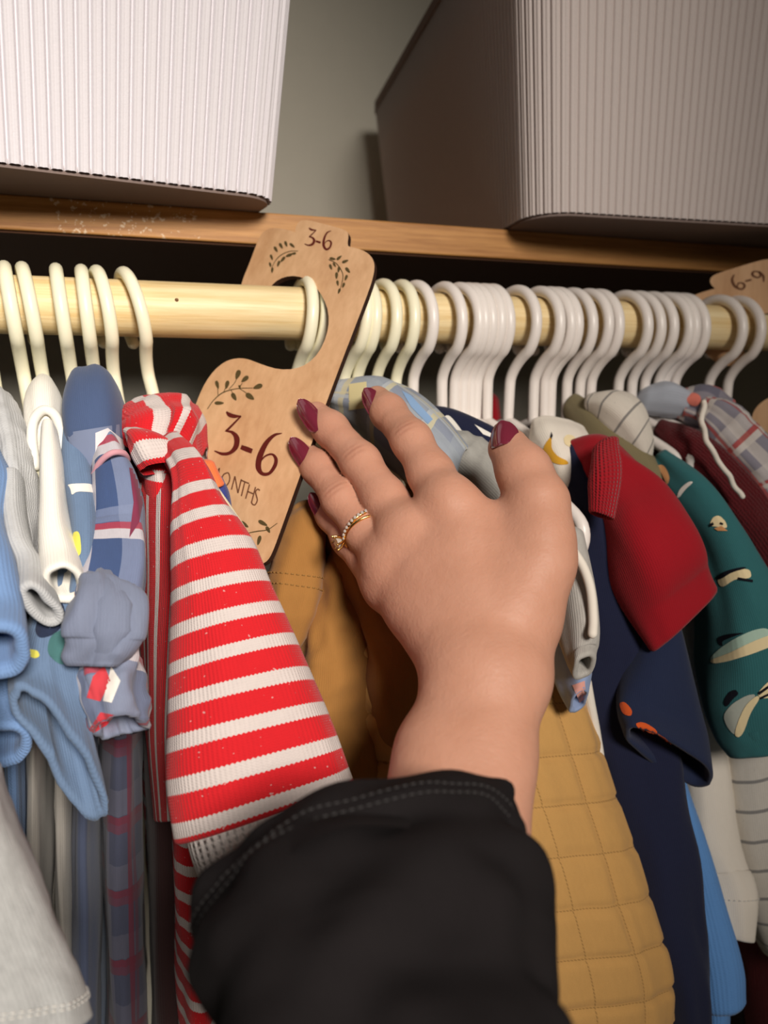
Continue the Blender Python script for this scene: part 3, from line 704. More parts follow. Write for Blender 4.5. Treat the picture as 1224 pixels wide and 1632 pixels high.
drape('sleeve', [(512, 860, 560, 880, -.06, .018), (492, 960, 575, 960, -.075, .022), (468, 1060, 592, 1060, -.085, .024), (472, 1160, 596, 1160, -.09, .024), (490, 1260, 600, 1270, -.095, .022)], c_mustd, g, wr=.004, fu=50, fv=40, crinkle=.0012)
drape('lapel', [(520, 850, 600, 860, -.075, .014), (545, 930, 660, 940, -.09, .02), (580, 1030, 700, 1040, -.10, .024), (596, 1130, 690, 1130, -.105, .024), (604, 1260, 680, 1260, -.105, .022)], c_mustd, g, wr=.0035, fu=50, fv=25)
g = garment('patchwork_shirt', 'r2', 'pale blue and cream patchwork shirt behind the index fingertip')
s = drape('shoulder', [(546, 668, 560, 606, -.03, .02), (585, 700, 618, 603, -.045, .024), (640, 760, 664, 625, -.065, .026), (690, 800, 712, 668, -.08, .024), (730, 850, 745, 710, -.09, .02)], c_paleplaid, g, wr=.002)
decal(s, [[(556, 612), (584, 608), (586, 650), (556, 654)]], cloth('cream_patch_cotton', (206, 194, 148)), g, 'patch')
decal(s, [[(640, 622), (655, 630), (690, 668), (682, 676), (655, 648)]], cloth('blue_patch_cotton', (130, 160, 196)), g, 'patch')
body(HX['r2'], .006, c_paleplaid, g)
g = garment('navy_print_shirt', 'r5', 'navy shirt shoulder with white bone-shaped print, between index finger and thumb')
s = drape('shoulder', [(684, 676, 694, 650, -.03, .014), (718, 702, 735, 655, -.045, .018), (764, 722, 782, 678, -.06, .02), (808, 752, 826, 704, -.07, .02)], c_navy, g, wr=.0016)
decal(s, [[(708, 662), (718, 662), (742, 694), (738, 700), (722, 694), (710, 676)], [(728, 690), (748, 704), (744, 708), (726, 700)], [(756, 676), (782, 690), (796, 702), (770, 692)]], c_wht, g)
body(HX['r5'], .006, c_navy, g)
g = garment('grey_heather_shirt', 'r4', 'mid grey heather shirt gathered between the index finger and thumb')
drape('shoulder', [(690, 730, 708, 684, -.055, .018), (720, 770, 752, 700, -.07, .022), (765, 815, 796, 735, -.085, .024), (810, 860, 830, 790, -.095, .022)], cloth('mid_grey_heather', (176, 174, 168), .0013, .0004, .8), g, wr=.003, crinkle=.0016)
body(HX['r4'], .006, c_gap, g)
g = garment('deep_red_dress', 'r8', 'deep red garment glimpsed behind the tight bunch of white hooks')
drape('body', [(742, 640, 786, 640, .07, .02), (740, 700, 790, 700, .07, .03), (745, 760, 800, 760, .07, .03)], c_red, g)

# --- right
g = garment('banana_tee', 'r12', 'white tee with a gold banana print, left of the red tee')
s = drape('shoulder', [(846, 674, 930, 688, -.045, .008), (848, 700, 938, 712, -.055, .013), (868, 738, 936, 742, -.065, .014), (892, 790, 932, 790, -.07, .012)], c_whitej, g, wr=.0014, p=3)
decal(s, [[(879, 694), (868, 708), (864, 722), (874, 734), (891, 741), (907, 740), (904, 734), (888, 727), (879, 715), (879, 702)]], c_gold, g)
decal(s, [[(898, 698), (904, 692), (914, 694), (920, 702), (918, 716), (908, 712), (900, 708)]], c_buff, g); decal(s, [[(877, 696), (879, 688), (881, 694), (879, 700)], [(866, 722), (868, 720), (877, 732), (874, 732)]], c_ink, g, off=.0009)
body(HX['r12'], .006, c_whitej, g)
g = garment('navy_shirt', 'r9', 'long plain navy shirt hanging right of the mustard jacket')
drape('sleeve', [(866, 725, 905, 742, -.055, .018), (888, 810, 965, 822, -.075, .026), (898, 910, 995, 915, -.085, .03), (912, 1030, 1026, 1030, -.095, .032), (932, 1150, 1046, 1140, -.105, .032), (958, 1280, 1066, 1265, -.115, .032), (990, 1420, 1092, 1405, -.125, .03), (1030, 1560, 1106, 1555, -.135, .028), (1050, 1690, 1112, 1690, -.14, .026)], c_navy, g, rows=60, wr=.0042, fu=34)
body(HX['r9'], .006, c_navy, g)
g = garment('grey_white_sleeve_shirt', 'r7', 'grey heather sleeve with white trim beside the wrist')
drape('sleeve', [(884, 860, 924, 858, -.125, .012), (890, 940, 940, 940, -.14, .014), (896, 1000, 946, 1000, -.15, .015), (904, 1042, 951, 1036, -.157, .011), (910, 1066, 951, 1052, -.164, .010)], cloth('grey_sleeve_heather', (190, 186, 180), .0013, .0004, .8), g, wr=.0012, hem=.002)
V, F = sweep(catmull([np.array(at(px, py, Y=yy)) for px, py, yy in ((915, 880, -.15), (930, 905, -.155), (941, 940, -.16), (945, 985, -.165), (944, 1010, -.17))], 24), .0026, 8)
mesh('trim', V, F, c_whitej, g, True, [(0, 0)] * len(V))['label'] = 'white edging'
g = garment('light_blue_sleeve_shirt', 'r6', 'light blue sleeve with a pink print below the grey cuff')
s = drape('sleeve', [(870, 990, 915, 995, -.118, .012), (878, 1040, 928, 1045, -.125, .014), (892, 1085, 934, 1080, -.135, .014), (905, 1126, 935, 1108, -.145, .012)], c_lblue, g, wr=.0016)
decal(s, [[(912, 1092), (932, 1085), (934, 1112), (924, 1120)]], c_pink, g)
drape('lining', [(912, 1080, 934, 1080, -.108, .01), (928, 1150, 948, 1150, -.11, .01), (940, 1220, 956, 1220, -.115, .01), (948, 1290, 962, 1290, -.12, .008)], c_whitej, g, label='white edge')
g = garment('red_tee', 'r14', 'dark red tee with ribbed shoulder seam and short sleeve')
drape('shoulder', [(912, 742, 922, 698, -.06, .016), (920, 775, 968, 700, -.07, .024), (934, 815, 1000, 730, -.08, .028), (955, 850, 1030, 775, -.085, .026)], c_red, g, wr=.002)
s = drape('sleeve', [(938, 800, 990, 722, -.085, .022), (958, 845, 1052, 782, -.10, .028), (986, 915, 1096, 850, -.12, .03), (1014, 980, 1122, 898, -.128, .02), (1040, 1034, 1142, 936, -.136, .012)], c_red, g, wr=.0034, fu=28, hem=.0022)
drape('seam_band', [(946, 716, 984, 704, -.112, .006), (942, 760, 986, 756, -.122, .008), (942, 812, 974, 826, -.126, .006)], cloth('dark_red_rib', (158, 22, 34), .0024, .003, .2), g, rows=24, wr=.0008, label='ribbed shoulder seam')
body(HX['r14'], .006, c_red, g)
g = garment('orange_print_navy_tee', 'r13', 'navy tee sleeve printed with orange lobsters, under the red sleeve')
s = drape('sleeve', [(1010, 960, 1064, 960, -.10, .016), (1002, 1030, 1080, 1030, -.115, .02), (990, 1085, 1100, 1105, -.125, .018), (986, 1122, 1122, 1180, -.133, .015), (1000, 1155, 1130, 1250, -.146, .013)], c_navy2, g, wr=.0016, hem=.002)
decal(s, [[(986, 1120), (996, 1118), (1008, 1132), (1006, 1142), (992, 1138)], [(1010, 1153), (1026, 1150), (1048, 1164), (1046, 1174), (1030, 1172)], [(1047, 1168), (1060, 1176), (1072, 1188), (1058, 1184)]], c_orange, g)
body(HX['r13'], .006, c_navy2, g)
g = garment('blue_knit_sweater', 'r16', 'bright blue ribbed knit sweater, right of the navy shirt')
drape('sleeve', [(1026, 1120, 1052, 1120, -.09, .014), (1040, 1220, 1068, 1220, -.10, .018), (1056, 1330, 1102, 1320, -.11, .022), (1074, 1440, 1134, 1430, -.12, .024), (1090, 1540, 1158, 1520, -.132, .025), (1098, 1600, 1162, 1578, -.14, .025)], c_knitblue, g, wr=.0014, hem=.003)
drape('cuff', [(1104, 1580, 1146, 1574, -.132, .018), (1108, 1660, 1146, 1650, -.138, .018), (1112, 1720, 1146, 1720, -.14, .018)], c_knitblue, g)
body(HX['r16'], .006, c_knitblue, g)
g = garment('off_white_long_sleeve', 'r17', 'off-white long sleeve with a stitched cuff, between blue knit and striped shirt')
s = drape('sleeve', [(1076, 950, 1096, 950, -.065, .01), (1088, 1080, 1122, 1080, -.075, .014), (1086, 1220, 1148, 1220, -.088, .018), (1094, 1330, 1160, 1330, -.10, .02), (1112, 1390, 1176, 1395, -.11, .02), (1124, 1425, 1188, 1420, -.118, .021), (1130, 1480, 1182, 1486, -.125, .02)], c_whitej, g, wr=.0018)
stitches(s, [.865], c_threadw, g, ln=.0018)
body(HX['r17'], .006, c_whitej, g)
g = garment('olive_shirt', 'r15', 'olive shirt showing as a strip behind the red tee')
drape('shoulder', [(900, 668, 930, 650, .0, .018), (940, 725, 990, 684, -.03, .022), (1010, 800, 1048, 742, -.05, .022), (1060, 880, 1092, 820, -.065, .02), (1090, 960, 1116, 920, -.07, .018)], c_olive, g, wr=.0016)
body(HX['r15'], .006, c_olive, g)
g = garment('striped_white_shirt', 'r18', 'white shirt with thin grey stripes, shoulder above the teal sleeve')
drape('shoulder', [(944, 672, 962, 634, -.02, .022), (962, 700, 1012, 645, -.035, .026), (1000, 735, 1032, 680, -.045, .02), (1024, 765, 1036, 730, -.05, .012)], c_stripe2, g, wr=.0016)
drape('sleeve', [(1140, 850, 1166, 840, -.05, .016), (1162, 962, 1224, 926, -.07, .022), (1150, 1105, 1270, 1040, -.085, .026), (1150, 1250, 1300, 1175, -.095, .028), (1168, 1390, 1320, 1305, -.105, .028), (1206, 1490, 1330, 1420, -.112, .028), (1232, 1530, 1330, 1500, -.115, .026)], c_whites, g, wr=.002)
body(HX['r18'], .006, c_whites, g)
g = garment('teal_bird_tee', 'r19', 'teal tee sleeve printed with cream birds')
s = drape('sleeve', [(1038, 752, 1062, 732, -.055, .016), (1064, 815, 1118, 778, -.075, .024), (1098, 885, 1158, 842, -.09, .028), (1122, 970, 1200, 910, -.105, .032), (1124, 1060, 1240, 1000, -.12, .036), (1128, 1130, 1264, 1080, -.13, .03), (1146, 1178, 1280, 1140, -.137, .022), (1168, 1206, 1290, 1180, -.142, .016)], c_teal, g, rows=60, wr=.0038, fu=30, hem=.002)
decal(s, [[(1044, 742), (1058, 740), (1068, 760), (1064, 774), (1054, 768)]], cloth('peach_print_ink', (224, 164, 110)), g); decal(s, [[(1040, 740), (1044, 736), (1058, 762), (1062, 774), (1056, 770)]], c_ink, g, off=.0008)
decal(s, [[(1078, 792), (1084, 778), (1098, 767), (1106, 768), (1092, 780), (1082, 794)]], c_wht, g)
decal(s, [[(1130, 838), (1136, 824), (1146, 821), (1156, 830), (1160, 842), (1146, 840)]], c_buff, g); decal(s, [[(1138, 842), (1150, 838), (1160, 846), (1144, 846)]], cloth('tan_print_ink', (206, 150, 100)), g, off=.0008)
decal(s, [[(1130, 836), (1136, 832), (1138, 836), (1132, 840)], [(1148, 832), (1153, 834), (1152, 837), (1147, 835)]], c_ink, g, off=.001)
decal(s, [[(1142, 924), (1156, 912), (1182, 906), (1196, 908), (1198, 922), (1172, 922), (1150, 938)]], c_buff, g); decal(s, [[(1140, 922), (1154, 910), (1184, 903), (1192, 905), (1166, 912), (1148, 924)], [(1176, 920), (1200, 924), (1200, 928), (1176, 924)]], c_ink, g, off=.0009)
decal(s, [[(1130, 1050), (1146, 1034), (1170, 1018), (1200, 1004), (1224, 1000), (1240, 1020), (1206, 1036), (1170, 1052), (1140, 1058)]], cloth('pale_green_print_ink', (176, 204, 188)), g)
decal(s, [[(1130, 1052), (1160, 1042), (1200, 1022), (1238, 1008), (1240, 1026), (1200, 1042), (1160, 1054), (1136, 1058)]], c_buff, g, off=.0009)
decal(s, [[(1142, 1016), (1160, 1010), (1190, 1008), (1170, 1014), (1150, 1022), (1152, 1030), (1146, 1028)]], c_ink, g)
decal(s, [[(1152, 1120), (1160, 1104), (1172, 1098), (1178, 1106), (1168, 1114), (1158, 1128)]], c_ink, g); decal(s, [[(1152, 1140), (1166, 1122), (1190, 1108), (1206, 1106), (1196, 1124), (1184, 1140), (1180, 1168), (1170, 1172), (1158, 1158)]], cloth('grey_print_ink', (176, 182, 172)), g)
decal(s, [[(1170, 1172), (1176, 1150), (1188, 1124), (1206, 1108), (1212, 1112), (1196, 1136), (1186, 1166), (1178, 1176)]], c_buff, g, off=.0009)
decal(s, [[(1206, 1106), (1224, 1086), (1240, 1080), (1240, 1110), (1214, 1114)]], c_buff, g); decal(s, [[(1208, 1104), (1240, 1082), (1240, 1086), (1210, 1108)], [(1210, 1112), (1240, 1098), (1240, 1102), (1212, 1115)]], c_ink, g, off=.0009)
body(HX['r19'], .006, c_teal, g)
g = garment('maroon_fleece_jacket', 'r21', 'fuzzy maroon fleece jacket behind the teal sleeve')
drape('sleeve', [(1046, 712, 1066, 686, -.02, .022), (1078, 760, 1124, 700, -.04, .026), (1122, 820, 1176, 750, -.055, .028), (1172, 890, 1232, 820, -.065, .03), (1212, 960, 1280, 900, -.075, .03)], c_maroon, g, wr=.002, fine=.0006)
drape('hem', [(1170, 1400, 1300, 1400, -.06, .03), (1186, 1520, 1310, 1500, -.065, .03), (1204, 1700, 1320, 1700, -.07, .03)], c_maroon, g)
body(HX['r21'], .007, c_maroon, g)
g = garment('pale_blue_collar_shirt', 'r20', 'pale blue-grey collar tucked under the rightmost bunch of hooks')
drape('collar', [(1024, 660, 1034, 615, .0, .016), (1052, 664, 1062, 608, -.005, .02), (1082, 666, 1092, 622, -.01, .018)], cloth('pale_blue_grey_cotton', (172, 178, 190)), g, wr=.002)
body(HX['r20'], .006, c_gap, g)
g = garment('ruffled_plaid_top', 'r25', 'white, red and grey plaid top with ruffled edge at the right edge')
s = drape('collar', [(1070, 668, 1084, 622, -.005, .02), (1102, 690, 1126, 618, -.015, .024), (1130, 720, 1160, 640, -.022, .022)], plaid('grey_floral_plaid', (118, 116, 132), (156, 150, 158), (214, 206, 202), (196, 96, 88), .03), g, wr=.003, fu=80, fv=40)
decal(s, [[(1096, 628), (1106, 625), (1116, 630), (1118, 640), (1110, 648), (1100, 646), (1094, 638)]], cloth('coral_print_ink', (226, 128, 112)), g)
drape('shoulder', [(1120, 682, 1142, 648, -.03, .02), (1124, 712, 1176, 664, -.042, .024), (1150, 755, 1208, 704, -.055, .028), (1180, 800, 1256, 764, -.065, .03), (1206, 850, 1300, 820, -.075, .028)], c_plaid3, g, wr=.003, fu=80, crinkle=.0012)
rf = []
for k, q in enumerate(catmull([np.array(p) for p in ((1122, 640), (1120, 680), (1136, 720), (1160, 756), (1182, 792))], 40)):
    rf.append(np.array(at(q[0] + 1.5 * math.sin(k * .7), q[1] + 1 * math.cos(k * .9), Y=-.070 - .0006 * k + .001 * math.sin(k * .6))))
V, F = sweep(rf, .0018, 8); mesh('ruffle', V, F, c_whitej, g, True, [(0, 0)] * len(V))['label'] = 'white ruffled edge'
body(HX['r25'], .008, c_plaid3, g)
g = garment('black_shirt', 'r22', 'black garment in shade below the off-white cuff')
drape('body', [(1120, 1400, 1180, 1400, -.03, .03), (1130, 1520, 1186, 1520, -.03, .03), (1136, 1720, 1196, 1720, -.03, .03)], cloth('black_brown_jersey', (30, 24, 22)), g)
body(HX['r22'], .005, c_dark, g)

# ------------------------------------------------------------------ the hand (one continuous surface from a distance field)
def H(px, py, d): return np.array(at(px, py, d=d))
def cap(p, a, b, ra, rb):
    ab = b - a; t = np.clip(((p - a) @ ab) / ab.dot(ab), 0, 1)
    return np.linalg.norm(p - a - t[:, None] * ab, axis=1) - (ra + (rb - ra) * t)
def smin(a, b, k):
    h = np.maximum(k - np.abs(a - b), 0) / k
    return np.minimum(a, b) - h * h * k * .25
FING = {
    'index': [(716, 808, .3820, .0122), (687, 756, .398, .0113), (656, 702, .413, .0102), (619, 657, .436, .0095), (601, 637, .447, .0080)],
    'middle': [(652, 856, .3860, .0120), (614, 797, .404, .0112), (575, 737, .420, .0102), (527, 684, .440, .0095), (505, 662, .449, .0080)],
    'ring': [(624, 902, .3870, .0112), (584, 849, .404, .0105), (543, 796, .418, .0096), (507, 746, .438, .0089), (489, 724, .448, .0075)],
    'pinky': [(616, 935, .390, .0105), (557, 860, .420, .0088), (528, 822, .434, .0077), (513, 806, .441, .0066)],
    'thumb': [(864, 890, .362, .0150), (857, 802, .371, .0142), (835, 752, .381, .0128), (811, 715, .391, .0106)],
}
PALM = [((716, 808, .3825, .0118), (790, 1060, .338, .0150)), ((652, 856, .3860, .0118), (766, 1075, .337, .0155)), ((624, 902, .3870, .0110), (752, 1075, .338, .0145)),
        ((622, 940, .389, .0100), (734, 1070, .342, .0130)), ((864, 860, .362, .0135), (838, 985, .3555, .0142)), ((838, 985, .3555, .0142), (822, 1090, .341, .0132)), ((716, 822, .3835, .0115), (652, 870, .3870, .0115)), ((652, 870, .3870, .0115), (624, 918, .3885, .0105)),
        ((730, 824, .3815, .0112), (812, 842, .373, .0088)), ((740, 840, .380, .0110), (846, 908, .364, .0125)), ((745, 880, .372, .0130), (845, 925, .356, .0135)), ((700, 900, .373, .0130), (800, 1000, .349, .0150)), ((672, 965, .375, .0130), (815, 965, .354, .0150)),
        ((734, 1070, .339, .0135), (694, 1200, .318, .0145)), ((822, 1080, .336, .0135), (786, 1210, .316, .0150)), ((780, 1080, .335, .0160), (742, 1210, .316, .0175)),
        ((742, 1210, .316, .0185), (690, 1500, .272, .0270)), ((786, 1210, .316, .0150), (740, 1500, .270, .0230)), ((694, 1200, .318, .0145), (650, 1500, .272, .0230))]
BUMPS = [((713, 792, .3790, .0068), .012), ((652, 848, .382, .006), .016), ((624, 895, .384, .0055), .016)]
caps_p = [(H(*a[:3]), H(*b[:3]), a[3], b[3]) for a, b in PALM]
caps_f = {k: [(H(*a[:3]), H(*b[:3]), a[3], b[3]) for a, b in zip(v[:-1], v[1:])] for k, v in FING.items()}
bumps = [(H(*b[:3]), b[3], k) for b, k in BUMPS]
def sdf(p):
    d = None
    for c in caps_p:
        e = cap(p, *c); d = e if d is None else smin(d, e, .012)
    for c, r, k in bumps[:3]: d = smin(d, np.linalg.norm(p - c, axis=1) - r, k)
    res = None
    for key, ch in caps_f.items():
        f = None
        for c in ch:
            e = cap(p, *c); f = e if f is None else smin(f, e, .006)
        q = smin(d, f, .009)
        res = q if res is None else np.minimum(res, q)
    for c, r, k in bumps[3:]: res = smin(res, np.linalg.norm(p - c, axis=1) - r, k)
    return res
allp = np.array([q for c in caps_p for q in (c[0], c[1])] + [q for ch in caps_f.values() for c in ch for q in (c[0], c[1])])
lo, hi = allp.min(0) - .034, allp.max(0) + .034
h = .00125; nn = np.ceil((hi - lo) / h).astype(int) + 1
# coarse pass finds the cells near the surface, fine values only there
gx, gy, gz = [lo[i] + h * np.arange(nn[i]) for i in range(3)]
f = np.full(nn, .05, np.float32)
st_ = 6
for i0 in range(0, nn[0], st_):
    xs = gx[i0:i0 + st_]
    for j0 in range(0, nn[1], st_ * 4):
        ys = gy[j0:j0 + st_ * 4]
        for k0 in range(0, nn[2], st_ * 4):
            zs = gz[k0:k0 + st_ * 4]
            cpt = np.array([[xs.mean(), ys.mean(), zs.mean()]])
            rad = .5 * math.sqrt((len(xs) * h) ** 2 + (len(ys) * h) ** 2 + (len(zs) * h) ** 2) + h
            dc = sdf(cpt)[0]
            if abs(dc) > rad * 1.25 + .006:
                f[i0:i0 + len(xs), j0:j0 + len(ys), k0:k0 + len(zs)] = dc; continue
            g3 = np.stack(np.meshgrid(xs, ys, zs, indexing='ij'), -1).reshape(-1, 3)
            f[i0:i0 + len(xs), j0:j0 + len(ys), k0:k0 + len(zs)] = sdf(g3).reshape(len(xs), len(ys), len(zs))
def surface_nets(f, lo, h):
    s = f < 0
    cs = np.zeros(tuple(np.array(f.shape) - 1), int)
    cor = [(a, b, c) for a in (0, 1) for b in (0, 1) for c in (0, 1)]
    sl = lambda o: tuple(slice(o[i], f.shape[i] - 1 + o[i]) for i in range(3))
    for o in cor: cs += s[sl(o)]
    act = (cs > 0) & (cs < 8); idx = np.argwhere(act); n = len(idx)
    num = np.full(act.shape, -1); num[act] = np.arange(n)
    acc = np.zeros((n, 3)); cnt = np.zeros(n)
    for o in cor:
        for ax in range(3):
            if o[ax]: continue
            o2 = list(o); o2[ax] = 1
            fa = f[tuple((idx + o).T)]; fb = f[tuple((idx + o2).T)]
            m_ = (fa < 0) != (fb < 0); t = np.where(m_, fa / np.where(fa - fb == 0, 1, fa - fb), 0)
            pt = np.tile(np.array(o, float), (n, 1)); pt[:, ax] = t
            acc += pt * m_[:, None]; cnt += m_
    V = lo + h * (idx + acc / cnt[:, None]); F = []
    for ax in range(3):
        a1, a2 = (ax + 1) % 3, (ax + 2) % 3
        sa = [slice(None)] * 3; sb = [slice(None)] * 3; sa[ax] = slice(0, -1); sb[ax] = slice(1, None)
        ch = s[tuple(sa)] != s[tuple(sb)]; e = np.argwhere(ch)
        e = e[(e[:, a1] > 0) & (e[:, a2] > 0) & (e[:, a1] < f.shape[a1] - 1) & (e[:, a2] < f.shape[a2] - 1)]
        def cell(d1, d2):
            q = e.copy(); q[:, a1] -= d1; q[:, a2] -= d2; return num[tuple(q.T)]
        q = np.stack([cell(1, 1), cell(0, 1), cell(0, 0), cell(1, 0)], 1)
        fl = ~s[tuple(e.T)]; q[fl] = q[fl][:, ::-1]
        F.append(q)
    return V, np.concatenate(F)
HV, HF = surface_nets(f, lo, h)
def grad(p):
    e = 4e-4; return np.stack([sdf(p + np.eye(3)[i] * e) - sdf(p - np.eye(3)[i] * e) for i in range(3)], 1) / (2 * e)
for _ in range(2):
    gr = grad(HV); gl = (gr ** 2).sum(1)[:, None] + 1e-6; HV = HV - gr / gl * sdf(HV)[:, None] * .9

t = NT('skin')
nz = t.noise(t.coord(), 60, 4); nz2 = t.noise(t.coord(), 700, 3)
at_ = t.n('ShaderNodeAttribute', attribute_name='crease')
c = t.mix(nz, lin((202, 151, 128)), lin((186, 133, 108)))
c = t.mix(t.math('MULTIPLY', at_.outputs['Fac'], .55), c, lin((140, 78, 58)))
t.col(c); t.b.inputs['Roughness'].default_value = .52; t.b.inputs['Specular IOR Level'].default_value = .35
t.b.inputs['Subsurface Weight'].default_value = .12; t.b.inputs['Subsurface Radius'].default_value = (.004, .0015, .0008); t.b.inputs['Subsurface Scale'].default_value = .6
t.bump(t.math('ADD', t.math('MULTIPLY', nz2, .6), t.noise(t.coord(), 240, 3)), .0003)
M_skin = t.m
person = thing('person', at(740, 1400, d=.28), 'left hand with dark red nails reaching from a black sleeve to the 3-6 divider', 'person')
hand = mesh('hand', HV, [tuple(int(x) for x in q) for q in HF], M_skin, person)
# creases over the middle knuckles: short dark transverse lines
cr = np.zeros(len(HV))
for k in ('index', 'middle', 'ring'):
    P1, P2, P0 = H(*FING[k][2][:3]), H(*FING[k][3][:3]), H(*FING[k][0][:3])
    ax = (P2 - P0); ax /= np.linalg.norm(ax); toc = CAM - P1; toc -= ax * toc.dot(ax); toc /= np.linalg.norm(toc); sd = np.cross(ax, toc)
    q = HV - P1; a = q @ ax; b = q @ sd; c_ = q @ toc
    for o_, wd_ in ((-.0028, .0055), (0.0002, .0065), (.0032, .005)):
        cr += np.exp(-((a - o_ - .04 * b * b / .006) / .0009) ** 2) * np.exp(-(b / wd_) ** 4) * (c_ > 0) * (.9 if o_ == .0002 else .55)
cr += 0
atr = hand.data.attributes.new('crease', 'FLOAT', 'POINT'); atr.data.foreach_set('value', np.clip(cr, 0, 1).astype(np.float32))
BV = BVHTree.FromPolygons([Vector(v) for v in HV], [tuple(int(x) for x in q) for q in HF])
GRIDS['hand'] = (None, 0, 0, BV)
# nails
M_nail = plain('nail_lacquer', (112, 36, 54), .16, .6)
M_nail.node_tree.nodes['Principled BSDF'].inputs['Coat Weight'].default_value = .6
def nail(px, py, tx_, ty_, wpx, dist, tilt=0.0, label=None):
    """px,py centre of the nail base; tx,ty free edge; wpx half width in pixels; dist = depth of the nail bed"""
    base = np.array(at(px, py, d=dist[0])); tip = np.array(at(tx_, ty_, d=dist[1])); ax = tip - base; ln = np.linalg.norm(ax); ax /= ln
    toc = CAM - base; toc -= ax * toc.dot(ax); toc /= np.linalg.norm(toc); sd = np.cross(ax, toc)
    toc, sd = toc * math.cos(tilt) + sd * math.sin(tilt), sd * math.cos(tilt) - toc * math.sin(tilt)
    w = wpx * dist[0] / FPX; V = []; F = []; nu, nv = 16, 12
    for layer in (0, 1):
        for i in range(nu + 1):
            s = i / nu
            prof = math.sqrt(max(0, 1 - ((.30 - s) / .30) ** 2)) if s < .3 else (1 - .12 * (s - .3)) * math.sqrt(max(0, 1 - max(0, (s - .55) / .452) ** 2.2))
            for j in range(nv + 1):
                x = (j / nv * 2 - 1) * prof
                z = -.75 * w * (abs(x) ** 2.0) + .10 * ln * math.sin(math.pi * min(1, s)) * .6 - (.0009 if layer else 0)
                V.append(base + ax * ln * s + sd * w * x + toc * z)
    c1_ = nv + 1; B = (nu + 1) * c1_
    for i in range(nu):
        for j in range(nv):
            F.append((i * c1_ + j, i * c1_ + j + 1, (i + 1) * c1_ + j + 1, (i + 1) * c1_ + j)); F.append((B + i * c1_ + j, B + (i + 1) * c1_ + j, B + (i + 1) * c1_ + j + 1, B + i * c1_ + j + 1))
    rim = [(i * c1_, (i + 1) * c1_) for i in range(nu)] + [((i + 1) * c1_ + nv, i * c1_ + nv) for i in range(nu)] + [(nu * c1_ + j, nu * c1_ + j + 1) for j in range(nv)] + [(j + 1, j) for j in range(nv)]
    for a, b in rim: F.append((b, a, B + a, B + b))
    o = mesh('nail', V, F, M_nail, hand)
    return o
nail(608, 662, 581, 618, 17, (.4275, .440))
nail(510, 685, 476, 636, 16, (.4305, .442))
nail(499, 748, 463, 697, 15.5, (.4295, .442))
nail(522, 829, 494, 785, 13.5, (.426, .436))
nail(801, 708, 799, 670, 25, (.3785, .388), -.25)

# rings on the ring finger
M_goldm = plain('gold', (226, 178, 104), .22, .5, 1.0)
t = NT('clear_stone'); t.b.inputs['Base Color'].default_value = (1, .97, .93, 1); t.b.inputs['Roughness'].default_value = .03; t.b.inputs['Transmission Weight'].default_value = .55; t.b.inputs['IOR'].default_value = 2.2
M_gem = t.m
A_, B_ = H(*FING['ring'][0][:3]), H(*FING['ring'][1][:3])
fax = (B_ - A_) / np.linalg.norm(B_ - A_); ctr = H(581, 845, .4035)
ctr = A_ + fax * ((ctr - A_) @ fax)
toc = CAM - ctr; toc -= fax * toc.dot(fax); toc /= np.linalg.norm(toc); sdv = np.cross(fax, toc)
if sdv @ M[:, 0] < 0: sdv = -sdv                            # towards the right of the picture
RR = .01215
def circ(off, tilt, R=RR, n=64):
    P = []
    for a in np.linspace(0, 2 * math.pi, n + 1):
        P.append(ctr + fax * (off + tilt * math.cos(a)) + R * (math.cos(a) * sdv + math.sin(a) * toc))
    return P
V, F = sweep(circ(-.0012, -.0012)[:-1] + [circ(-.0012, -.0012)[0]], .00085, 8, False)
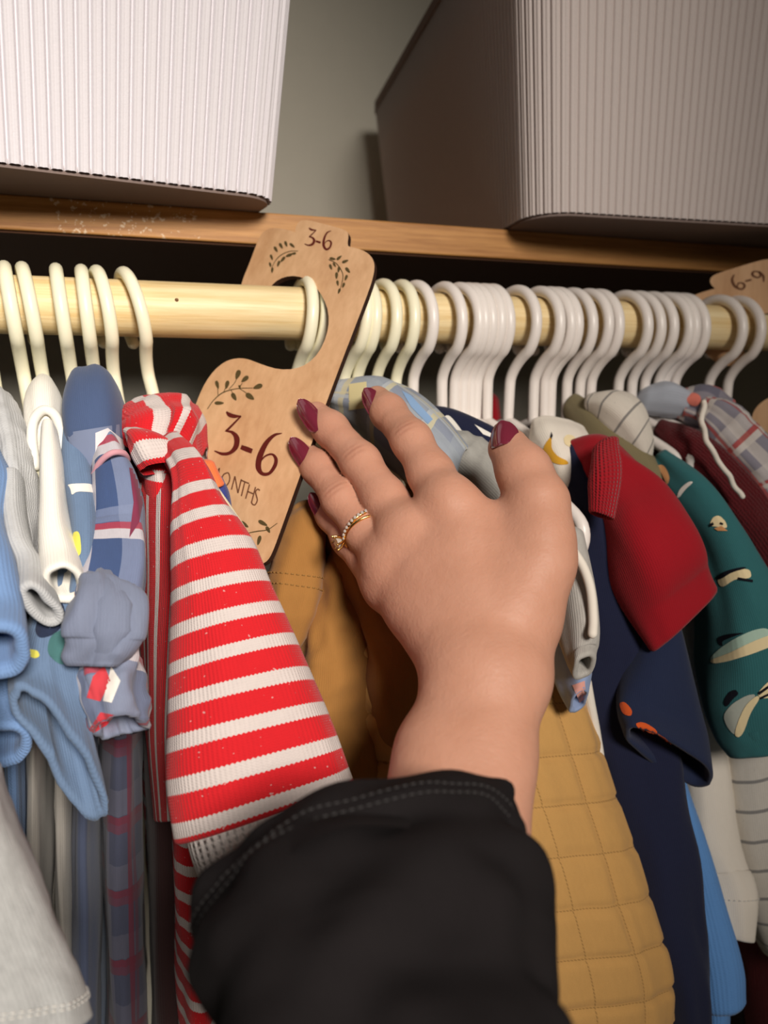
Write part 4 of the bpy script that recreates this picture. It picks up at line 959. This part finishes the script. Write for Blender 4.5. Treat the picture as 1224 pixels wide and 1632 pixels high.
tag(mesh('finger_ring', V, F, M_goldm), 'plain thin gold band on the ring finger, next to the jewelled ring', 'ring', 'rings on the ring finger')
jr = thing('finger_ring', ctr, 'gold ring with tiny stones and a round clear solitaire', 'ring', 'rings on the ring finger')
cc = circ(.0012, .0012)
V, F = sweep(cc[:-1] + [cc[0]], .0011, 8, False); mesh('band', V, F, M_goldm, jr)
def gem(p, r, up, name, mat, parent):
    bm = bmesh.new(); bmesh.ops.create_icosphere(bm, subdivisions=1, radius=r, matrix=Matrix.Translation(Vector(p))); return bm_obj(name, bm, mat, parent)
for a in np.linspace(math.radians(30), math.radians(150), 13):
    gem(ctr + fax * (.0012 + .0012 * math.cos(a)) + (RR + .0008) * (math.cos(a) * sdv + math.sin(a) * toc), .00105, None, 'small_stone', M_gem, jr)
a = math.radians(156); od = math.cos(a) * sdv + math.sin(a) * toc
sp = ctr + fax * .0002 + (RR + .0036) * od
bm = bmesh.new(); bmesh.ops.create_cone(bm, segments=12, radius1=.0012, radius2=.0038, depth=.0032, cap_ends=True)
rq = Vector(od).to_track_quat('Z', 'Y').to_matrix().to_4x4()
for v in bm.verts: v.co = Matrix.Translation(Vector(sp)) @ rq @ v.co
bm_obj('solitaire_stone', bm, M_gem, jr)
V = []; F = []
for k in range(6):
    q = k * math.pi / 3; r1 = rq @ Vector((math.cos(q), math.sin(q), 0))
    v_, f_ = sweep([np.array(sp - od * .0026) + np.array(r1) * .0014, np.array(sp) + np.array(r1) * .0034, np.array(sp + od * .0021) + np.array(r1) * .0039], .0006, 6)
    mesh('prong', v_, f_, M_goldm, jr)

# black sleeve of the photographer
slb = drape('sleeve', [(318, 1400, 842, 1318, -.275, .034), (320, 1470, 848, 1390, -.292, .037), (328, 1545, 862, 1480, -.310, .040), (340, 1620, 884, 1580, -.326, .042), (350, 1740, 908, 1720, -.345, .044), (350, 1900, 960, 1900, -.365, .046)][::-1],
            c_black, person, rows=80, cols=96, wr=.0058, fu=24, fv=30, p=2.1, round_start=False, hem=.0012, fine=.0001)
stitches(slb, [.88, .835], c_thread, person, r=.00022, ln=.0016)
